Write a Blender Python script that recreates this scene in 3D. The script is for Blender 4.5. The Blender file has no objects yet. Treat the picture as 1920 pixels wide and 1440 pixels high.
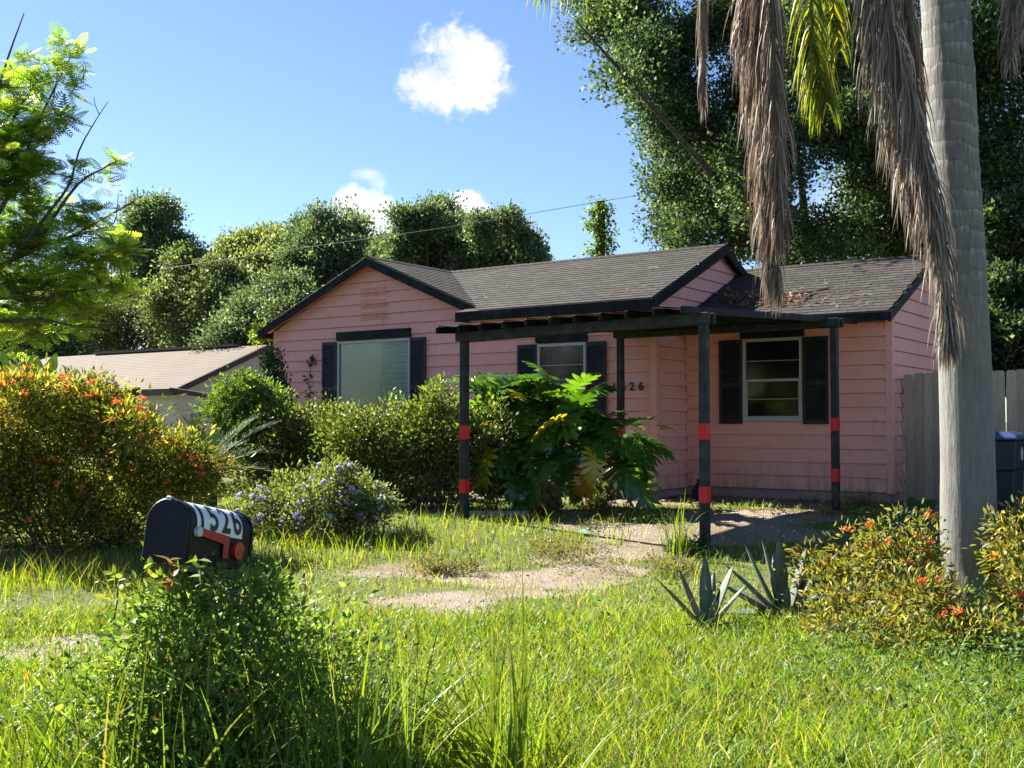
import bpy, bmesh, math
import numpy as np
from mathutils import Vector, Matrix

SC = bpy.context.scene
COL = SC.collection
R = math.radians
rng = np.random.default_rng(7)

# ------------------------------------------------------------------ camera
FPX, PITCH, EYE = 2050.0, R(1.96), 1.5          # focal length in photo pixels (1920 wide), tilt, eye height
cam_d = bpy.data.cameras.new('camera'); cam = bpy.data.objects.new('camera', cam_d); COL.objects.link(cam)
cam_d.sensor_width = 36; cam_d.lens = 36 * FPX / 1920; cam_d.clip_start = .05; cam_d.clip_end = 3000
cam.location = (0, 0, EYE); cam.rotation_euler = (R(90) + PITCH, 0, 0)
SC.camera = cam

# ------------------------------------------------------------------ sun, sky, exposure
SUN_AZ, SUN_EL = R(-52), R(37.5)                    # azimuth measured from +Y towards +X
S = Vector((math.sin(SUN_AZ) * math.cos(SUN_EL), math.cos(SUN_AZ) * math.cos(SUN_EL), math.sin(SUN_EL)))
sd = bpy.data.lights.new('sun', 'SUN'); sd.energy = 5.0; sd.angle = R(.55); sd.color = (1, .94, .83)
so = bpy.data.objects.new('sun', sd); COL.objects.link(so); so.location = S * 50
so.rotation_euler = (-S).to_track_quat('-Z', 'Y').to_euler()

W = bpy.data.worlds.new('World'); SC.world = W; W.use_nodes = True
nt = W.node_tree; nt.nodes.clear()
class NB:
    """small node builder"""
    def __init__(s, nt): s.nt = nt
    def n(s, typ, **kw):
        o = s.nt.nodes.new(typ)
        for k, v in kw.items(): setattr(o, k, v)
        return o
    def l(s, a, b): s.nt.links.new(a, b)
    def setin(s, sock, v):
        if hasattr(v, 'is_output') or isinstance(v, bpy.types.NodeSocket): s.l(v, sock)
        else: sock.default_value = v
    def math(s, op, a, b=0.0, c=None, clamp=False):
        o = s.n('ShaderNodeMath', operation=op, use_clamp=clamp); s.setin(o.inputs[0], a); s.setin(o.inputs[1], b)
        if c is not None: s.setin(o.inputs[2], c)
        return o.outputs[0]
    def vm(s, op, a, b=None):
        o = s.n('ShaderNodeVectorMath', operation=op); s.setin(o.inputs[0], a)
        if b is not None: s.setin(o.inputs[1], b)
        return o.outputs['Value'] if op in ('DOT_PRODUCT', 'LENGTH') else o.outputs[0]
    def noise(s, vec, scale, detail=4, rough=.55, dim='3D'):
        o = s.n('ShaderNodeTexNoise', noise_dimensions=dim)
        if vec is not None: s.l(vec, o.inputs['Vector'])
        o.inputs['Scale'].default_value = scale; o.inputs['Detail'].default_value = detail; o.inputs['Roughness'].default_value = rough
        return o
    def ramp(s, fac, stops):
        o = s.n('ShaderNodeValToRGB'); s.setin(o.inputs[0], fac)
        e = o.color_ramp.elements
        while len(e) < len(stops): e.new(.5)
        for i, (p, c) in enumerate(stops): e[i].position = p; e[i].color = (*c, 1) if len(c) == 3 else c
        return o.outputs[0]
    def mix(s, fac, a, b, mode='MIX'):
        o = s.n('ShaderNodeMix', data_type='RGBA', blend_type=mode); s.setin(o.inputs[0], fac)
        s.setin(o.inputs[6], a if not isinstance(a, tuple) else (*a, 1)[:4]); s.setin(o.inputs[7], b if not isinstance(b, tuple) else (*b, 1)[:4])
        return o.outputs[2]
    def mapr(s, v, a, b, c=0.0, d=1.0, smooth=False):
        o = s.n('ShaderNodeMapRange', interpolation_type='SMOOTHSTEP' if smooth else 'LINEAR'); s.setin(o.inputs[0], v)
        for i, x in enumerate((a, b, c, d)): o.inputs[i + 1].default_value = x
        return o.outputs[0]

CP, SP = math.cos(PITCH), math.sin(PITCH)
def ray(px, py):
    dx, dy = (px - 960) / FPX, (720 - py) / FPX
    return Vector((dx, CP - SP * dy, SP + CP * dy))
def P(px, py, Y):
    """world point at depth Y (metres along the ground from the camera) seen at a photo position"""
    d = ray(px, py); return Vector((d.x * Y / d.y, Y, EYE + d.z * Y / d.y))
def gz(x, y):
    t = np.clip((np.asarray(y, float) - 10) / 5, 0, 1)
    return .3 * t * t * (3 - 2 * t)
def G(px, py):
    """ground point seen at a photo position"""
    Y = 8.0
    for _ in range(30):
        d = ray(px, py); Y = .5 * Y + .5 * min(60, (EYE - float(gz(0, Y))) / max(1e-3, -d.z) * d.y)
    return Vector((d.x * Y / d.y, Y, float(gz(0, Y))))

b = NB(nt)
sky = b.n('ShaderNodeTexSky', sky_type='NISHITA'); sky.sun_disc = False
sky.sun_elevation = SUN_EL; sky.sun_rotation = SUN_AZ; sky.air_density = .9; sky.dust_density = .12; sky.ozone_density = 3.0
SKY_STRENGTH = .05
tc = b.n('ShaderNodeTexCoord'); d0 = b.vm('NORMALIZE', tc.outputs['Generated'])
w1 = b.noise(d0, 9, 5, .6); w2 = b.noise(d0, 42, 9, .7)
warp = b.math('ADD', b.math('MULTIPLY', b.math('SUBTRACT', w1.outputs[0], .5), 1.9), b.math('MULTIPLY', b.math('SUBTRACT', w2.outputs[0], .5), 2.7))
mask = None
# cumulus puffs: direction (as photo position), half sizes in pixels, opacity; the last ones lie outside the frame
puffs = [(862, 108, 84, 60, 1), (815, 160, 78, 56, 1), (885, 160, 66, 56, 1), (905, 118, 50, 46, 1), (682, 410, 60, 46, 1), (662, 380, 36, 28, 1), (712, 408, 40, 36, 1), (668, 450, 60, 36, .9),
         (880, 384, 38, 30, 1), (905, 402, 24, 26, .9), (984, 442, 34, 30, .45), (1005, 455, 26, 20, .35), (690, 328, 30, 12, .45), (706, 342, 16, 12, .35), (12, 470, 34, 60, .7), (205, 350, 40, 24, .25), (345, 478, 26, 16, .6), (385, 470, 26, 14, .5), (765, 185, 26, 14, .35), (940, 165, 30, 24, .4), (790, 90, 30, 20, .3), (630, 400, 26, 12, .4),
         (-900, 250, 130, 70, 1), (-1500, 420, 170, 80, 1), (2700, 200, 150, 70, 1), (1550, 420, 60, 60, .55), (1590, 350, 40, 50, .5)]
for (px, py, rx, ry, op) in puffs:
    c = ray(px, py).normalized(); e1 = Vector((c.y, -c.x, 0)).normalized(); e2 = e1.cross(c)
    q = b.vm('SUBTRACT', d0, tuple(c))
    u_ = b.math('MULTIPLY', b.vm('DOT_PRODUCT', q, tuple(e1)), FPX / rx); v_ = b.math('MULTIPLY', b.vm('DOT_PRODUCT', q, tuple(e2)), FPX / ry)
    z_ = b.math('GREATER_THAN', b.vm('DOT_PRODUCT', d0, tuple(c)), .7)
    rr = b.math('SQRT', b.math('ADD', b.math('MULTIPLY', u_, u_), b.math('MULTIPLY', v_, v_)))
    val = b.math('ADD', b.math('SUBTRACT', 1.0, rr), b.math('MULTIPLY', warp, .74))
    m_ = b.math('MULTIPLY', b.math('MULTIPLY', b.mapr(val, -.12, .5 if op > .8 else 1.0, 0, 1, True), op), z_)
    mask = m_ if mask is None else b.math('MAXIMUM', mask, m_)
w3 = b.noise(d0, 22, 5, .6)
ccol = b.ramp(w3.outputs[0], [(.36, (4.0, 4.35, 4.9)), (.47, (4.9, 5.05, 5.3)), (.56, (6.4, 6.4, 6.4))])
skyc = b.mix(mask, b.vm('MULTIPLY', sky.outputs[0], (.80, .83, .95)), ccol)
bg = b.n('ShaderNodeBackground'); b.l(skyc, bg.inputs[0]); bg.inputs[1].default_value = SKY_STRENGTH
wo = b.n('ShaderNodeOutputWorld'); b.l(bg.outputs[0], wo.inputs[0])

SC.view_settings.view_transform = 'Standard'; SC.view_settings.look = 'None'
SC.view_settings.exposure = 2.1; SC.view_settings.gamma = 1.0; SC.view_settings.use_curve_mapping = False
SC.render.engine = 'CYCLES'
SC.cycles.max_bounces = 8; SC.cycles.diffuse_bounces = 4; SC.cycles.glossy_bounces = 3; SC.cycles.transmission_bounces = 5; SC.cycles.transparent_max_bounces = 6
SC.cycles.caustics_reflective = False; SC.cycles.caustics_refractive = False

# ------------------------------------------------------------------ object helpers
def tag(o, label=None, cat=None, group=None, kind=None):
    for k, v in (('label', label), ('category', cat), ('group', group), ('kind', kind)):
        if v: o[k] = v
    return o
def link(name, me, mat=None, parent=None, kind=None):
    o = bpy.data.objects.new(name, me); COL.objects.link(o)
    if mat is not None and me is not None and len(me.materials) == 0: me.materials.append(mat)
    adopt(o, parent)
    if kind: o['kind'] = kind
    return o
def adopt(o, parent):
    if parent is not None:
        o.parent = parent
        if parent.type == 'EMPTY': o.matrix_parent_inverse = Matrix.Translation(parent.location).inverted()
def thing(name, label, cat, loc, group=None):
    o = bpy.data.objects.new(name, None); COL.objects.link(o); o.location = loc; o.empty_display_size = .2
    return tag(o, label, cat, group)
def npmesh(name, V, F, C=None, smooth=False):
    """mesh from numpy arrays; F is one (m,k) array or a list of them"""
    V = np.asarray(V, np.float32).reshape(-1, 3); Fs = F if isinstance(F, list) else [F]
    Fs = [np.asarray(f, np.int32) for f in Fs if len(f)]
    me = bpy.data.meshes.new(name); me.vertices.add(len(V)); me.vertices.foreach_set('co', V.ravel())
    nl = sum(f.size for f in Fs); npoly = sum(len(f) for f in Fs)
    me.loops.add(nl); me.polygons.add(npoly)
    me.loops.foreach_set('vertex_index', np.concatenate([f.ravel() for f in Fs]))
    tot = np.concatenate([np.full(len(f), f.shape[1], np.int32) for f in Fs])
    me.polygons.foreach_set('loop_start', np.concatenate([[0], np.cumsum(tot)[:-1]]).astype(np.int32))
    if smooth: me.polygons.foreach_set('use_smooth', np.ones(npoly, bool))
    if C is not None:
        a = me.color_attributes.new('Col', 'FLOAT_COLOR', 'POINT')
        C4 = np.ones((len(V), 4), np.float32); C4[:, :3] = C; a.data.foreach_set('color', C4.ravel())
    me.update(calc_edges=True); me.validate()
    return me
class MB:
    """collects simple solids into one mesh"""
    def __init__(s): s.V = []; s.F = []
    def add(s, verts, faces):
        o = len(s.V); s.V += [tuple(v) for v in verts]; s.F += [tuple(i + o for i in f) for f in faces]; return s
    def box(s, c, ax, ay, az):
        """c centre, half-axis vectors"""
        c, ax, ay, az = Vector(c), Vector(ax), Vector(ay), Vector(az)
        vs = [c + i * ax + j * ay + k * az for k in (-1, 1) for j in (-1, 1) for i in (-1, 1)]
        return s.add(vs, [(0, 2, 3, 1), (4, 5, 7, 6), (0, 1, 5, 4), (2, 6, 7, 3), (0, 4, 6, 2), (1, 3, 7, 5)])
    def prism(s, front, back):
        n = len(front)
        return s.add(list(front) + list(back), [tuple(range(n)), tuple(range(2 * n - 1, n - 1, -1))] + [(i, i + n, (i + 1) % n + n, (i + 1) % n) for i in range(n)])
    def tube(s, pts, rad, seg=8, caps=True):
        V, F = tube(pts, rad, seg)
        s.add(V, F)
        if caps: n = len(V); s.F += [tuple(range(len(s.V) - n, len(s.V) - n + seg))[::-1], tuple(range(len(s.V) - seg, len(s.V)))]
        return s
    def beam(s, a, c, w, h, up=(0, 0, 1)):
        a, c = Vector(a), Vector(c); d = (c - a); side = d.cross(Vector(up)).normalized(); u = side.cross(d).normalized()
        return s.box((a + c) / 2, d / 2, side * w / 2, u * h / 2)
    def build(s, name, mat, parent=None, smooth=False, bevel=0, kind=None):
        me = bpy.data.meshes.new(name); me.from_pydata(s.V, [], s.F); me.update()
        bm = bmesh.new(); bm.from_mesh(me); bmesh.ops.recalc_face_normals(bm, faces=bm.faces)
        if bevel: bmesh.ops.bevel(bm, geom=bm.edges[:], offset=bevel, segments=1, affect='EDGES', clamp_overlap=True)
        bm.to_mesh(me); bm.free()
        if smooth: me.polygons.foreach_set('use_smooth', np.ones(len(me.polygons), bool))
        return link(name, me, mat, parent, kind)
def tube(pts, rad, seg=8):
    pts = [Vector(p) for p in pts]; n = len(pts); rad = [rad] * n if isinstance(rad, (int, float)) else list(rad)
    V, F = [], []; ref = Vector((.31, .95, .05))
    for i in range(n):
        t = (pts[min(i + 1, n - 1)] - pts[max(i - 1, 0)]).normalized()
        if abs(t.dot(ref)) > .95: ref = Vector((1, 0, .1))
        a = t.cross(ref).normalized(); c = t.cross(a)
        for k in range(seg):
            w = 2 * math.pi * k / seg; V.append(pts[i] + (a * math.cos(w) + c * math.sin(w)) * rad[i])
    for i in range(n - 1):
        for k in range(seg): F.append((i * seg + k, i * seg + (k + 1) % seg, (i + 1) * seg + (k + 1) % seg, (i + 1) * seg + k))
    return V, F
def bez(p0, p1, p2, p3, n):
    t = np.linspace(0, 1, n)[:, None]; p0, p1, p2, p3 = (np.asarray(p, float) for p in (p0, p1, p2, p3))
    return (1 - t) ** 3 * p0 + 3 * (1 - t) ** 2 * t * p1 + 3 * (1 - t) * t * t * p2 + t ** 3 * p3
def spline(pts, n):
    """Catmull-Rom through points"""
    p = np.asarray([list(q) for q in pts], float); p = np.vstack([2 * p[0] - p[1], p, 2 * p[-1] - p[-2]]); out = []
    m = len(p) - 3
    for s_ in np.linspace(0, m - 1e-6, n):
        i = int(s_); t = s_ - i; a, c, d, e = p[i:i + 4]
        out.append(.5 * (2 * c + (d - a) * t + (2 * a - 5 * c + 4 * d - e) * t * t + (3 * c - a - 3 * d + e) * t ** 3))
    return np.array(out)

# ------------------------------------------------------------------ materials
MATS = {}
def newmat(name):
    m = bpy.data.materials.new(name); m.use_nodes = True; n = m.node_tree; n.nodes.clear(); q = NB(n)
    out = q.n('ShaderNodeOutputMaterial'); MATS[name] = m
    return m, q, out
def pbsdf(q, base, rough=.6, spec=.5, normal=None, metallic=0.0):
    p = q.n('ShaderNodeBsdfPrincipled'); q.setin(p.inputs['Base Color'], (*base, 1) if isinstance(base, tuple) and len(base) == 3 else base)
    q.setin(p.inputs['Roughness'], rough); p.inputs['Specular IOR Level'].default_value = spec; p.inputs['Metallic'].default_value = metallic
    if normal is not None: q.l(normal, p.inputs['Normal'])
    return p
def bump(q, h, strength=.3, dist=.01):
    o = q.n('ShaderNodeBump'); q.l(h, o.inputs['Height']); o.inputs['Strength'].default_value = strength; o.inputs['Distance'].default_value = dist
    return o.outputs[0]
def mat_plain(name, col, rough=.6, spec=.4, var=.25, scale=6, dirt=None, dirt_amt=.3, bmp=.15, stretch=(1, 1, 1), objvar=0):
    """paint, wood or plastic with weathering noise; objvar adds a tone of its own to each object"""
    m, q, out = newmat(name)
    g = q.n('ShaderNodeTexCoord'); mp = q.n('ShaderNodeMapping'); q.l(g.outputs['Object'], mp.inputs[0]); mp.inputs['Scale'].default_value = stretch
    n1 = q.noise(mp.outputs[0], scale, 6, .6); n2 = q.noise(mp.outputs[0], scale * 7, 4, .6)
    dk = tuple(c * (1 - var) for c in col); lt = tuple(min(1, c * (1 + var * .6)) for c in col)
    c = q.ramp(n1.outputs[0], [(.3, dk), (.7, lt)])
    if dirt is not None: c = q.mix(q.mapr(q.math('ADD', q.math('MULTIPLY', n2.outputs[0], .5), q.math('MULTIPLY', n1.outputs[0], .5)), .5, .68, 0, dirt_amt), c, dirt)
    if objvar:
        oi = q.n('ShaderNodeObjectInfo'); f = q.mapr(oi.outputs['Random'], 0, 1, 1 - objvar, 1 + objvar)
        hv = q.n('ShaderNodeHueSaturation'); q.l(c, hv.inputs['Color']); q.l(f, hv.inputs['Value']); c = hv.outputs[0]
    p = pbsdf(q, c, rough, spec, bump(q, n2.outputs[0], bmp, .01)); q.l(p.outputs[0], out.inputs[0])
    return m
def mat_leaf(name, trans=.42, tcol=(1.7, 1.5, .45), rough=.42, spec=.45, gain=1.0):
    """leaf blade: surface colour from each leaf's own Col attribute, light passes through"""
    m, q, out = newmat(name)
    a = q.n('ShaderNodeAttribute', attribute_name='Col')
    c = q.vm('MULTIPLY', a.outputs['Color'], (gain, gain, gain))
    p = pbsdf(q, c, rough, spec); t = q.n('ShaderNodeBsdfTranslucent'); q.l(q.vm('MULTIPLY', c, tcol), t.inputs[0])
    mx = q.n('ShaderNodeMixShader'); mx.inputs[0].default_value = trans; q.l(p.outputs[0], mx.inputs[1]); q.l(t.outputs[0], mx.inputs[2]); q.l(mx.outputs[0], out.inputs[0])
    return m
def mat_glass(name, tint=(.75, .8, .8), refl=.12, rough=.02):
    m, q, out = newmat(name)
    t = q.n('ShaderNodeBsdfTransparent'); t.inputs[0].default_value = (*tint, 1)
    g = q.n('ShaderNodeBsdfGlossy'); g.inputs['Roughness'].default_value = rough
    tcg = q.n('ShaderNodeTexCoord'); nn = q.noise(tcg.outputs['Object'], 2.2, 2, .5); q.l(bump(q, nn.outputs[0], .06, .02), g.inputs['Normal'])
    fr = q.n('ShaderNodeFresnel'); fr.inputs[0].default_value = 1.5
    mx = q.n('ShaderNodeMixShader'); q.l(q.math('ADD', fr.outputs[0], refl, clamp=True), mx.inputs[0]); q.l(t.outputs[0], mx.inputs[1]); q.l(g.outputs[0], mx.inputs[2]); q.l(mx.outputs[0], out.inputs[0])
    return m
# ------------------------------------------------------------------ foliage helpers
L4 = (np.array([(0, 0, 0), (.3, .45, .07), (0, 1, 0), (-.3, .45, .07)], float), np.array([(0, 1, 2), (0, 2, 3)]))
L3 = (np.array([(-.3, .3, 0), (.3, .34, .04), (0, 1, -.04)], float), np.array([(0, 1, 2)]))
L6 = (np.array([(0, 0, 0), (.22, .24, .05), (.17, .58, .03), (0, 1, -.10), (-.17, .58, .03), (-.22, .24, .05), (0, .42, -.03)], float),
      np.array([(0, 1, 2, 6), (6, 2, 3, 4), (0, 6, 4, 5)]))
LS = (np.array([(0, 0, 0), (.15, .42, .05), (0, 1, -.12), (-.15, .42, .05)], float), np.array([(0, 1, 2), (0, 2, 3)]))
LN = (np.array([(0, 0, 0), (.16, .35, .05), (.13, .68, 0), (0, 1, -.12), (-.13, .68, 0), (-.16, .35, .05), (0, .5, -.04)], float),
      np.array([(0, 1, 2, 6), (6, 2, 3, 4), (0, 6, 4, 5)]))
def norm(a): return a / np.maximum(1e-9, np.linalg.norm(a, axis=-1, keepdims=True))
def leaves(p, d, n, s, cols, tmpl):
    """place one template leaf at each point: base p, axis d, normal n, length s"""
    tv, tf = tmpl; N = len(p); d = norm(d); side = norm(np.cross(d, n)); nn = np.cross(side, d)
    s = np.broadcast_to(np.asarray(s, float), (N,))[:, None, None]
    V = p[:, None, :] + s * (tv[None, :, 0:1] * side[:, None] + tv[None, :, 1:2] * d[:, None] + tv[None, :, 2:3] * nn[:, None])
    F = tf[None] + (np.arange(N) * len(tv))[:, None, None]
    return V.reshape(-1, 3), F.reshape(-1, tf.shape[1]), np.repeat(cols, len(tv), axis=0)
def palette(n, pal, jit=.25, r=None):
    r = r or rng
    cols = np.array([c for c, w in pal]); w = np.array([w for c, w in pal], float); w /= w.sum()
    i = r.choice(len(cols), n, p=w); j = r.choice(len(cols), n, p=w); t = r.random((n, 1)) * .5
    return (cols[i] * (1 - t) + cols[j] * t) * (1 + jit * r.standard_normal((n, 1))).clip(.4, 1.9)
def blob_points(blobs, n, shell=.5, r=None):
    """points in ellipsoids (cx,cy,cz,rx,ry,rz), denser towards the skin; also the outward direction"""
    r = r or rng
    B = np.array(blobs, float); w = (B[:, 3] * B[:, 5] + B[:, 4] * B[:, 5] + B[:, 3] * B[:, 4]); w /= w.sum()
    i = r.choice(len(B), n, p=w); q = norm(r.standard_normal((n, 3))); rad = shell + (1 - shell) * r.random((n, 1)) ** .6
    lump = np.zeros((n, 1)); bp = B[i, :1] * 7.3 + B[i, 2:3] * 5.1                       # knobbly outline: radius varies with direction
    for k in range(4):
        a_ = norm(r.standard_normal((1, 3))); lump[:, 0] += np.sin((q @ a_.T)[:, 0] * (3.5 + 1.3 * k) + bp[:, 0] * (k + 1) + k)
    rad = rad * (1 + .13 * lump); rad[r.random(n) < .03] *= 1.08
    return B[i, :3] + q * rad * B[i, 3:6], q
def clumps(blobs, nclump, per, csize, lsize, pal, up=.35, out=.5, rand=.8, tmpl=L4, shell=.5, gap=0.0, zmin=None, jit=.22, cj=.22, droop=0.0):
    cen, q = blob_points(blobs, nclump, shell)
    if gap:
        f = .9; h = np.sin(cen[:, 0] * f * 2.1 + 1.3) + np.sin(cen[:, 1] * f * 1.7 + .4) + np.sin(cen[:, 2] * f * 2.9 + 2.2) + np.sin((cen[:, 0] + cen[:, 2]) * f * 4.3)
        k = h > np.quantile(h, gap); cen, q = cen[k], q[k]
    if zmin is not None: k = cen[:, 2] > zmin; cen, q = cen[k], q[k]
    nc = len(cen); N = nc * per; off = rng.standard_normal((N, 3)).clip(-1.5, 1.5) * np.array([1, 1, .75])
    ci = np.repeat(np.arange(nc), per); cs = csize * (.6 + .8 * rng.random(nc))
    p = cen[ci] + off * cs[ci][:, None] * .5
    d = norm(off) * .7 + q[ci] * out + np.array([0, 0, up - droop]) + rng.standard_normal((N, 3)) * rand * .6
    n = np.array([0, 0, 1.0]) * .8 + q[ci] * .5 + rng.standard_normal((N, 3)) * rand
    tone = (1 + cj * rng.standard_normal(nc)).clip(.5, 1.7)
    cols = palette(N, pal, jit) * tone[ci][:, None]
    return (*leaves(p, d, n, lsize * (.6 + .8 * rng.random(N)), cols, tmpl), cen)
def blades(p, L, w, lean, head, cols, droop=.35, k=4):
    """grass blades: p (N,3) roots, length, width, lean amount and heading"""
    N = len(p); t = np.linspace(0, 1, k); hx, hy = np.cos(head), np.sin(head); V = np.empty((N, 2 * k - 1, 3))
    tw = rng.random(N) * 6.28; sx, sy = np.cos(tw), np.sin(tw)
    for i, ti in enumerate(t):
        hor = L * lean * (ti ** 1.8); ver = L * (ti - droop * lean * ti ** 2.6)
        c = p + np.stack([hx * hor, hy * hor, ver], 1); ww = w * (1 - ti ** 1.6) * .5
        if i < k - 1:
            o = np.stack([sx * ww, sy * ww, 0 * ww], 1); V[:, 2 * i] = c - o; V[:, 2 * i + 1] = c + o
        else: V[:, 2 * i] = c
    base = (np.arange(N) * (2 * k - 1))[:, None]
    q = np.concatenate([base + np.array([[2 * i, 2 * i + 1, 2 * i + 3, 2 * i + 2]]) for i in range(k - 2)]) if k > 2 else np.zeros((0, 4), int)
    tr = base + np.array([[2 * k - 4, 2 * k - 3, 2 * k - 2]])
    return V.reshape(-1, 3), [q, tr], np.repeat(cols, 2 * k - 1, axis=0)
def join(parts):
    V, F3, F4, C, o = [], [], [], [], 0
    for v, f, c in parts:
        for ff in (f if isinstance(f, list) else [f]):
            if len(ff): (F3 if ff.shape[1] == 3 else F4).append(ff + o)
        V.append(v); C.append(c); o += len(v)
    Fs = [np.concatenate(x) for x in (F3, F4) if x]
    return np.concatenate(V), Fs, np.concatenate(C)
def tubes_arrays(list_of, col):
    """tubes -> arrays for join(); list_of (points, radii, seg)"""
    V, F, o = [], [], 0
    for pts, rad, seg in list_of:
        v, f = tube(pts, rad, seg); V += [tuple(x) for x in v]; F += [tuple(i + o for i in ff) for ff in f]; o += len(v)
    V = np.array(V); return V, np.array(F), np.tile(np.array(col), (len(V), 1))

DARK = [((.022, .05, .016), 3), ((.035, .075, .022), 3), ((.06, .11, .03), 1.5)]
MID = [((.04, .085, .018), 2), ((.07, .13, .028), 3), ((.11, .18, .04), 1.2)]
LIGHT = [((.09, .15, .03), 2), ((.14, .21, .04), 3), ((.2, .27, .06), 1.3)]
M_LEAF = mat_leaf('leaf_blade', .4, (1.6, 1.5, .5), .52, .3)
M_FAR = mat_leaf('far_leaf', .42, (1.4, 1.4, .65), .55, .25, 1.65)
M_FEATHER = mat_leaf('feathery_leaf', .52, (1.5, 1.6, .5), .5, .3, 1.35)
M_GLOSSY = mat_leaf('glossy_leaf', .32, (1.8, 1.7, .35), .25, .7)
M_GRASS = mat_leaf('grass_blade', .5, (1.7, 1.45, .35), .45, .35)
M_DRY = mat_leaf('dry_frond', .22, (1.2, 1.0, .8), .6, .3)
M_AGAVE = mat_leaf('agave_leaf', .06, (1, 1, .5), .42, .45)
M_CYC = mat_leaf('cycad_leaf', .15, (1.4, 1.5, .5), .65, .1)
M_PETAL = mat_leaf('petal', .45, (1.3, 1.0, .8), .5, .3)
M_BARK = mat_plain('bark', (.085, .065, .05), .9, .2, .45, 5, (.16, .15, .12), .5, .6, (3, 3, .6))
M_TWIG = mat_plain('twig', (.075, .055, .04), .85, .2, .3, 9)
# ================================================================== GROUND
BARE = [(1290, 1000, 1.6, .9, 1.15), (1430, 968, 1.3, .7, 1.1), (1180, 1003, .8, .45, 1.0), (800, 1062, .75, .24, 1.0), (880, 1085, .7, .3, .9), (1040, 1085, 1.0, .36, 1.1), (850, 1125, .65, .4, .95),
        (930, 1115, .9, .38, 1.0), (760, 1075, .8, .3, .95), (1080, 1050, .6, .4, .9), (860, 1150, .4, .5, .8), (1000, 963, 1.7, .3, 1.0), (1130, 1070, .7, .4, 1.15), (1000, 1095, .6, .3, 1.1), (1180, 1035, .7, .4, 1.1), (30, 1232, .8, .36, 1.0), (170, 1205, .6, .28, .9), (620, 985, .5, .5, .7), (455, 960, .5, .9, 1.0), (640, 1035, .9, .2, .55),
        (1000, 930, 3.2, 1.3, 1.25), (1300, 940, 2.2, 1.0, 1.3), (1560, 955, 1.2, .8, .8), (820, 940, 1.5, .7, 1.0)]
BG = [(G(px, py), rx, ry, s) for px, py, rx, ry, s in BARE]
def wob(x, y): return .35 * np.sin(x * 2.3 + 1.7 * np.sin(y * 1.9)) + .3 * np.sin(y * 3.7 + x * 1.3 + 1) + .2 * np.sin(x * 7.1 + y * 5.3) + .15 * np.sin(x * 13 - y * 9)
def bare(x, y):
    b_ = np.zeros_like(x, float)
    for g, rx, ry, s in BG: b_ = np.maximum(b_, s * np.exp(-(((x - g.x) / rx) ** 2 + ((y - g.y) / ry) ** 2) ** 1.4 * .8))
    return np.clip((b_ + .42 * wob(x, y) - .34) * 2.2, 0, 1)
gx = np.concatenate([[-900, -400, -150, -70, -35, -20, -13], np.arange(-9, 9.01, .1), [13, 20, 35, 70, 150, 400, 900]])
gy = np.concatenate([[-300, -80, -30, -10, -3], np.arange(0, 19.01, .1), [21, 25, 32, 45, 70, 120, 300, 1200]])
XX, YY = np.meshgrid(gx, gy); ZZ = gz(XX, YY) + .012 * wob(XX * 1.3, YY * 1.1) * (np.abs(XX) < 9.5)
nx, ny = len(gx), len(gy); idx = np.arange(nx * ny).reshape(ny, nx)
F = np.stack([idx[:-1, :-1], idx[:-1, 1:], idx[1:, 1:], idx[1:, :-1]], -1).reshape(-1, 4)
bv = bare(XX, YY).ravel(); C = np.stack([bv, bv * 0, bv * 0], 1)
m, q, out = newmat('soil_and_gravel')
g = q.n('ShaderNodeTexCoord'); a = q.n('ShaderNodeAttribute', attribute_name='Col'); sx = q.n('ShaderNodeSeparateColor'); q.l(a.outputs['Color'], sx.inputs[0])
n1 = q.noise(g.outputs['Object'], 1.1, 6, .6); n2 = q.noise(g.outputs['Object'], 26, 5, .7); vo = q.n('ShaderNodeTexVoronoi'); q.l(g.outputs['Object'], vo.inputs['Vector']); vo.inputs['Scale'].default_value = 60
soil = q.ramp(n2.outputs[0], [(.3, (.075, .085, .03)), (.7, (.15, .165, .06))])
grav = q.mix(q.mapr(vo.outputs['Distance'], .1, .75), q.ramp(n2.outputs[0], [(.25, (.22, .19, .145)), (.5, (.38, .335, .28)), (.8, (.52, .48, .43))]), (.2, .15, .11))
grav = q.mix(q.mapr(n1.outputs[0], .42, .6, 0, .7), grav, (.17, .135, .07))
f = q.mapr(q.math('ADD', sx.outputs[0], q.math('MULTIPLY', q.math('SUBTRACT', n2.outputs[0], .5), .9)), .25, .7)
p = pbsdf(q, q.mix(f, soil, grav), .95, .15, bump(q, q.math('ADD', n2.outputs[0], q.math('MULTIPLY', vo.outputs['Distance'], .6)), .8, .03)); q.l(p.outputs[0], out.inputs[0])
tag(link('ground', npmesh('ground', np.stack([XX.ravel(), YY.ravel(), ZZ.ravel()], 1), F, C, True), m), kind='structure')

m, q, out = newmat('asphalt'); g = q.n('ShaderNodeTexCoord'); n1 = q.noise(g.outputs['Object'], 40, 5, .7); n2 = q.noise(g.outputs['Object'], .6, 4, .6)
p = pbsdf(q, q.mix(q.mapr(n2.outputs[0], .35, .65), q.ramp(n1.outputs[0], [(.3, (.13, .125, .12)), (.7, (.25, .24, .225))]), (.22, .21, .2)), .9, .2, bump(q, n1.outputs[0], .5, .01)); q.l(p.outputs[0], out.inputs[0])
tag(MB().box((0, -4.2, -.02), (200, 0, 0), (0, 3.6, 0), (0, 0, .03)).build('road', m), kind='structure')  # road behind the camera, out of view, added to bounce light onto the facade
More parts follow.
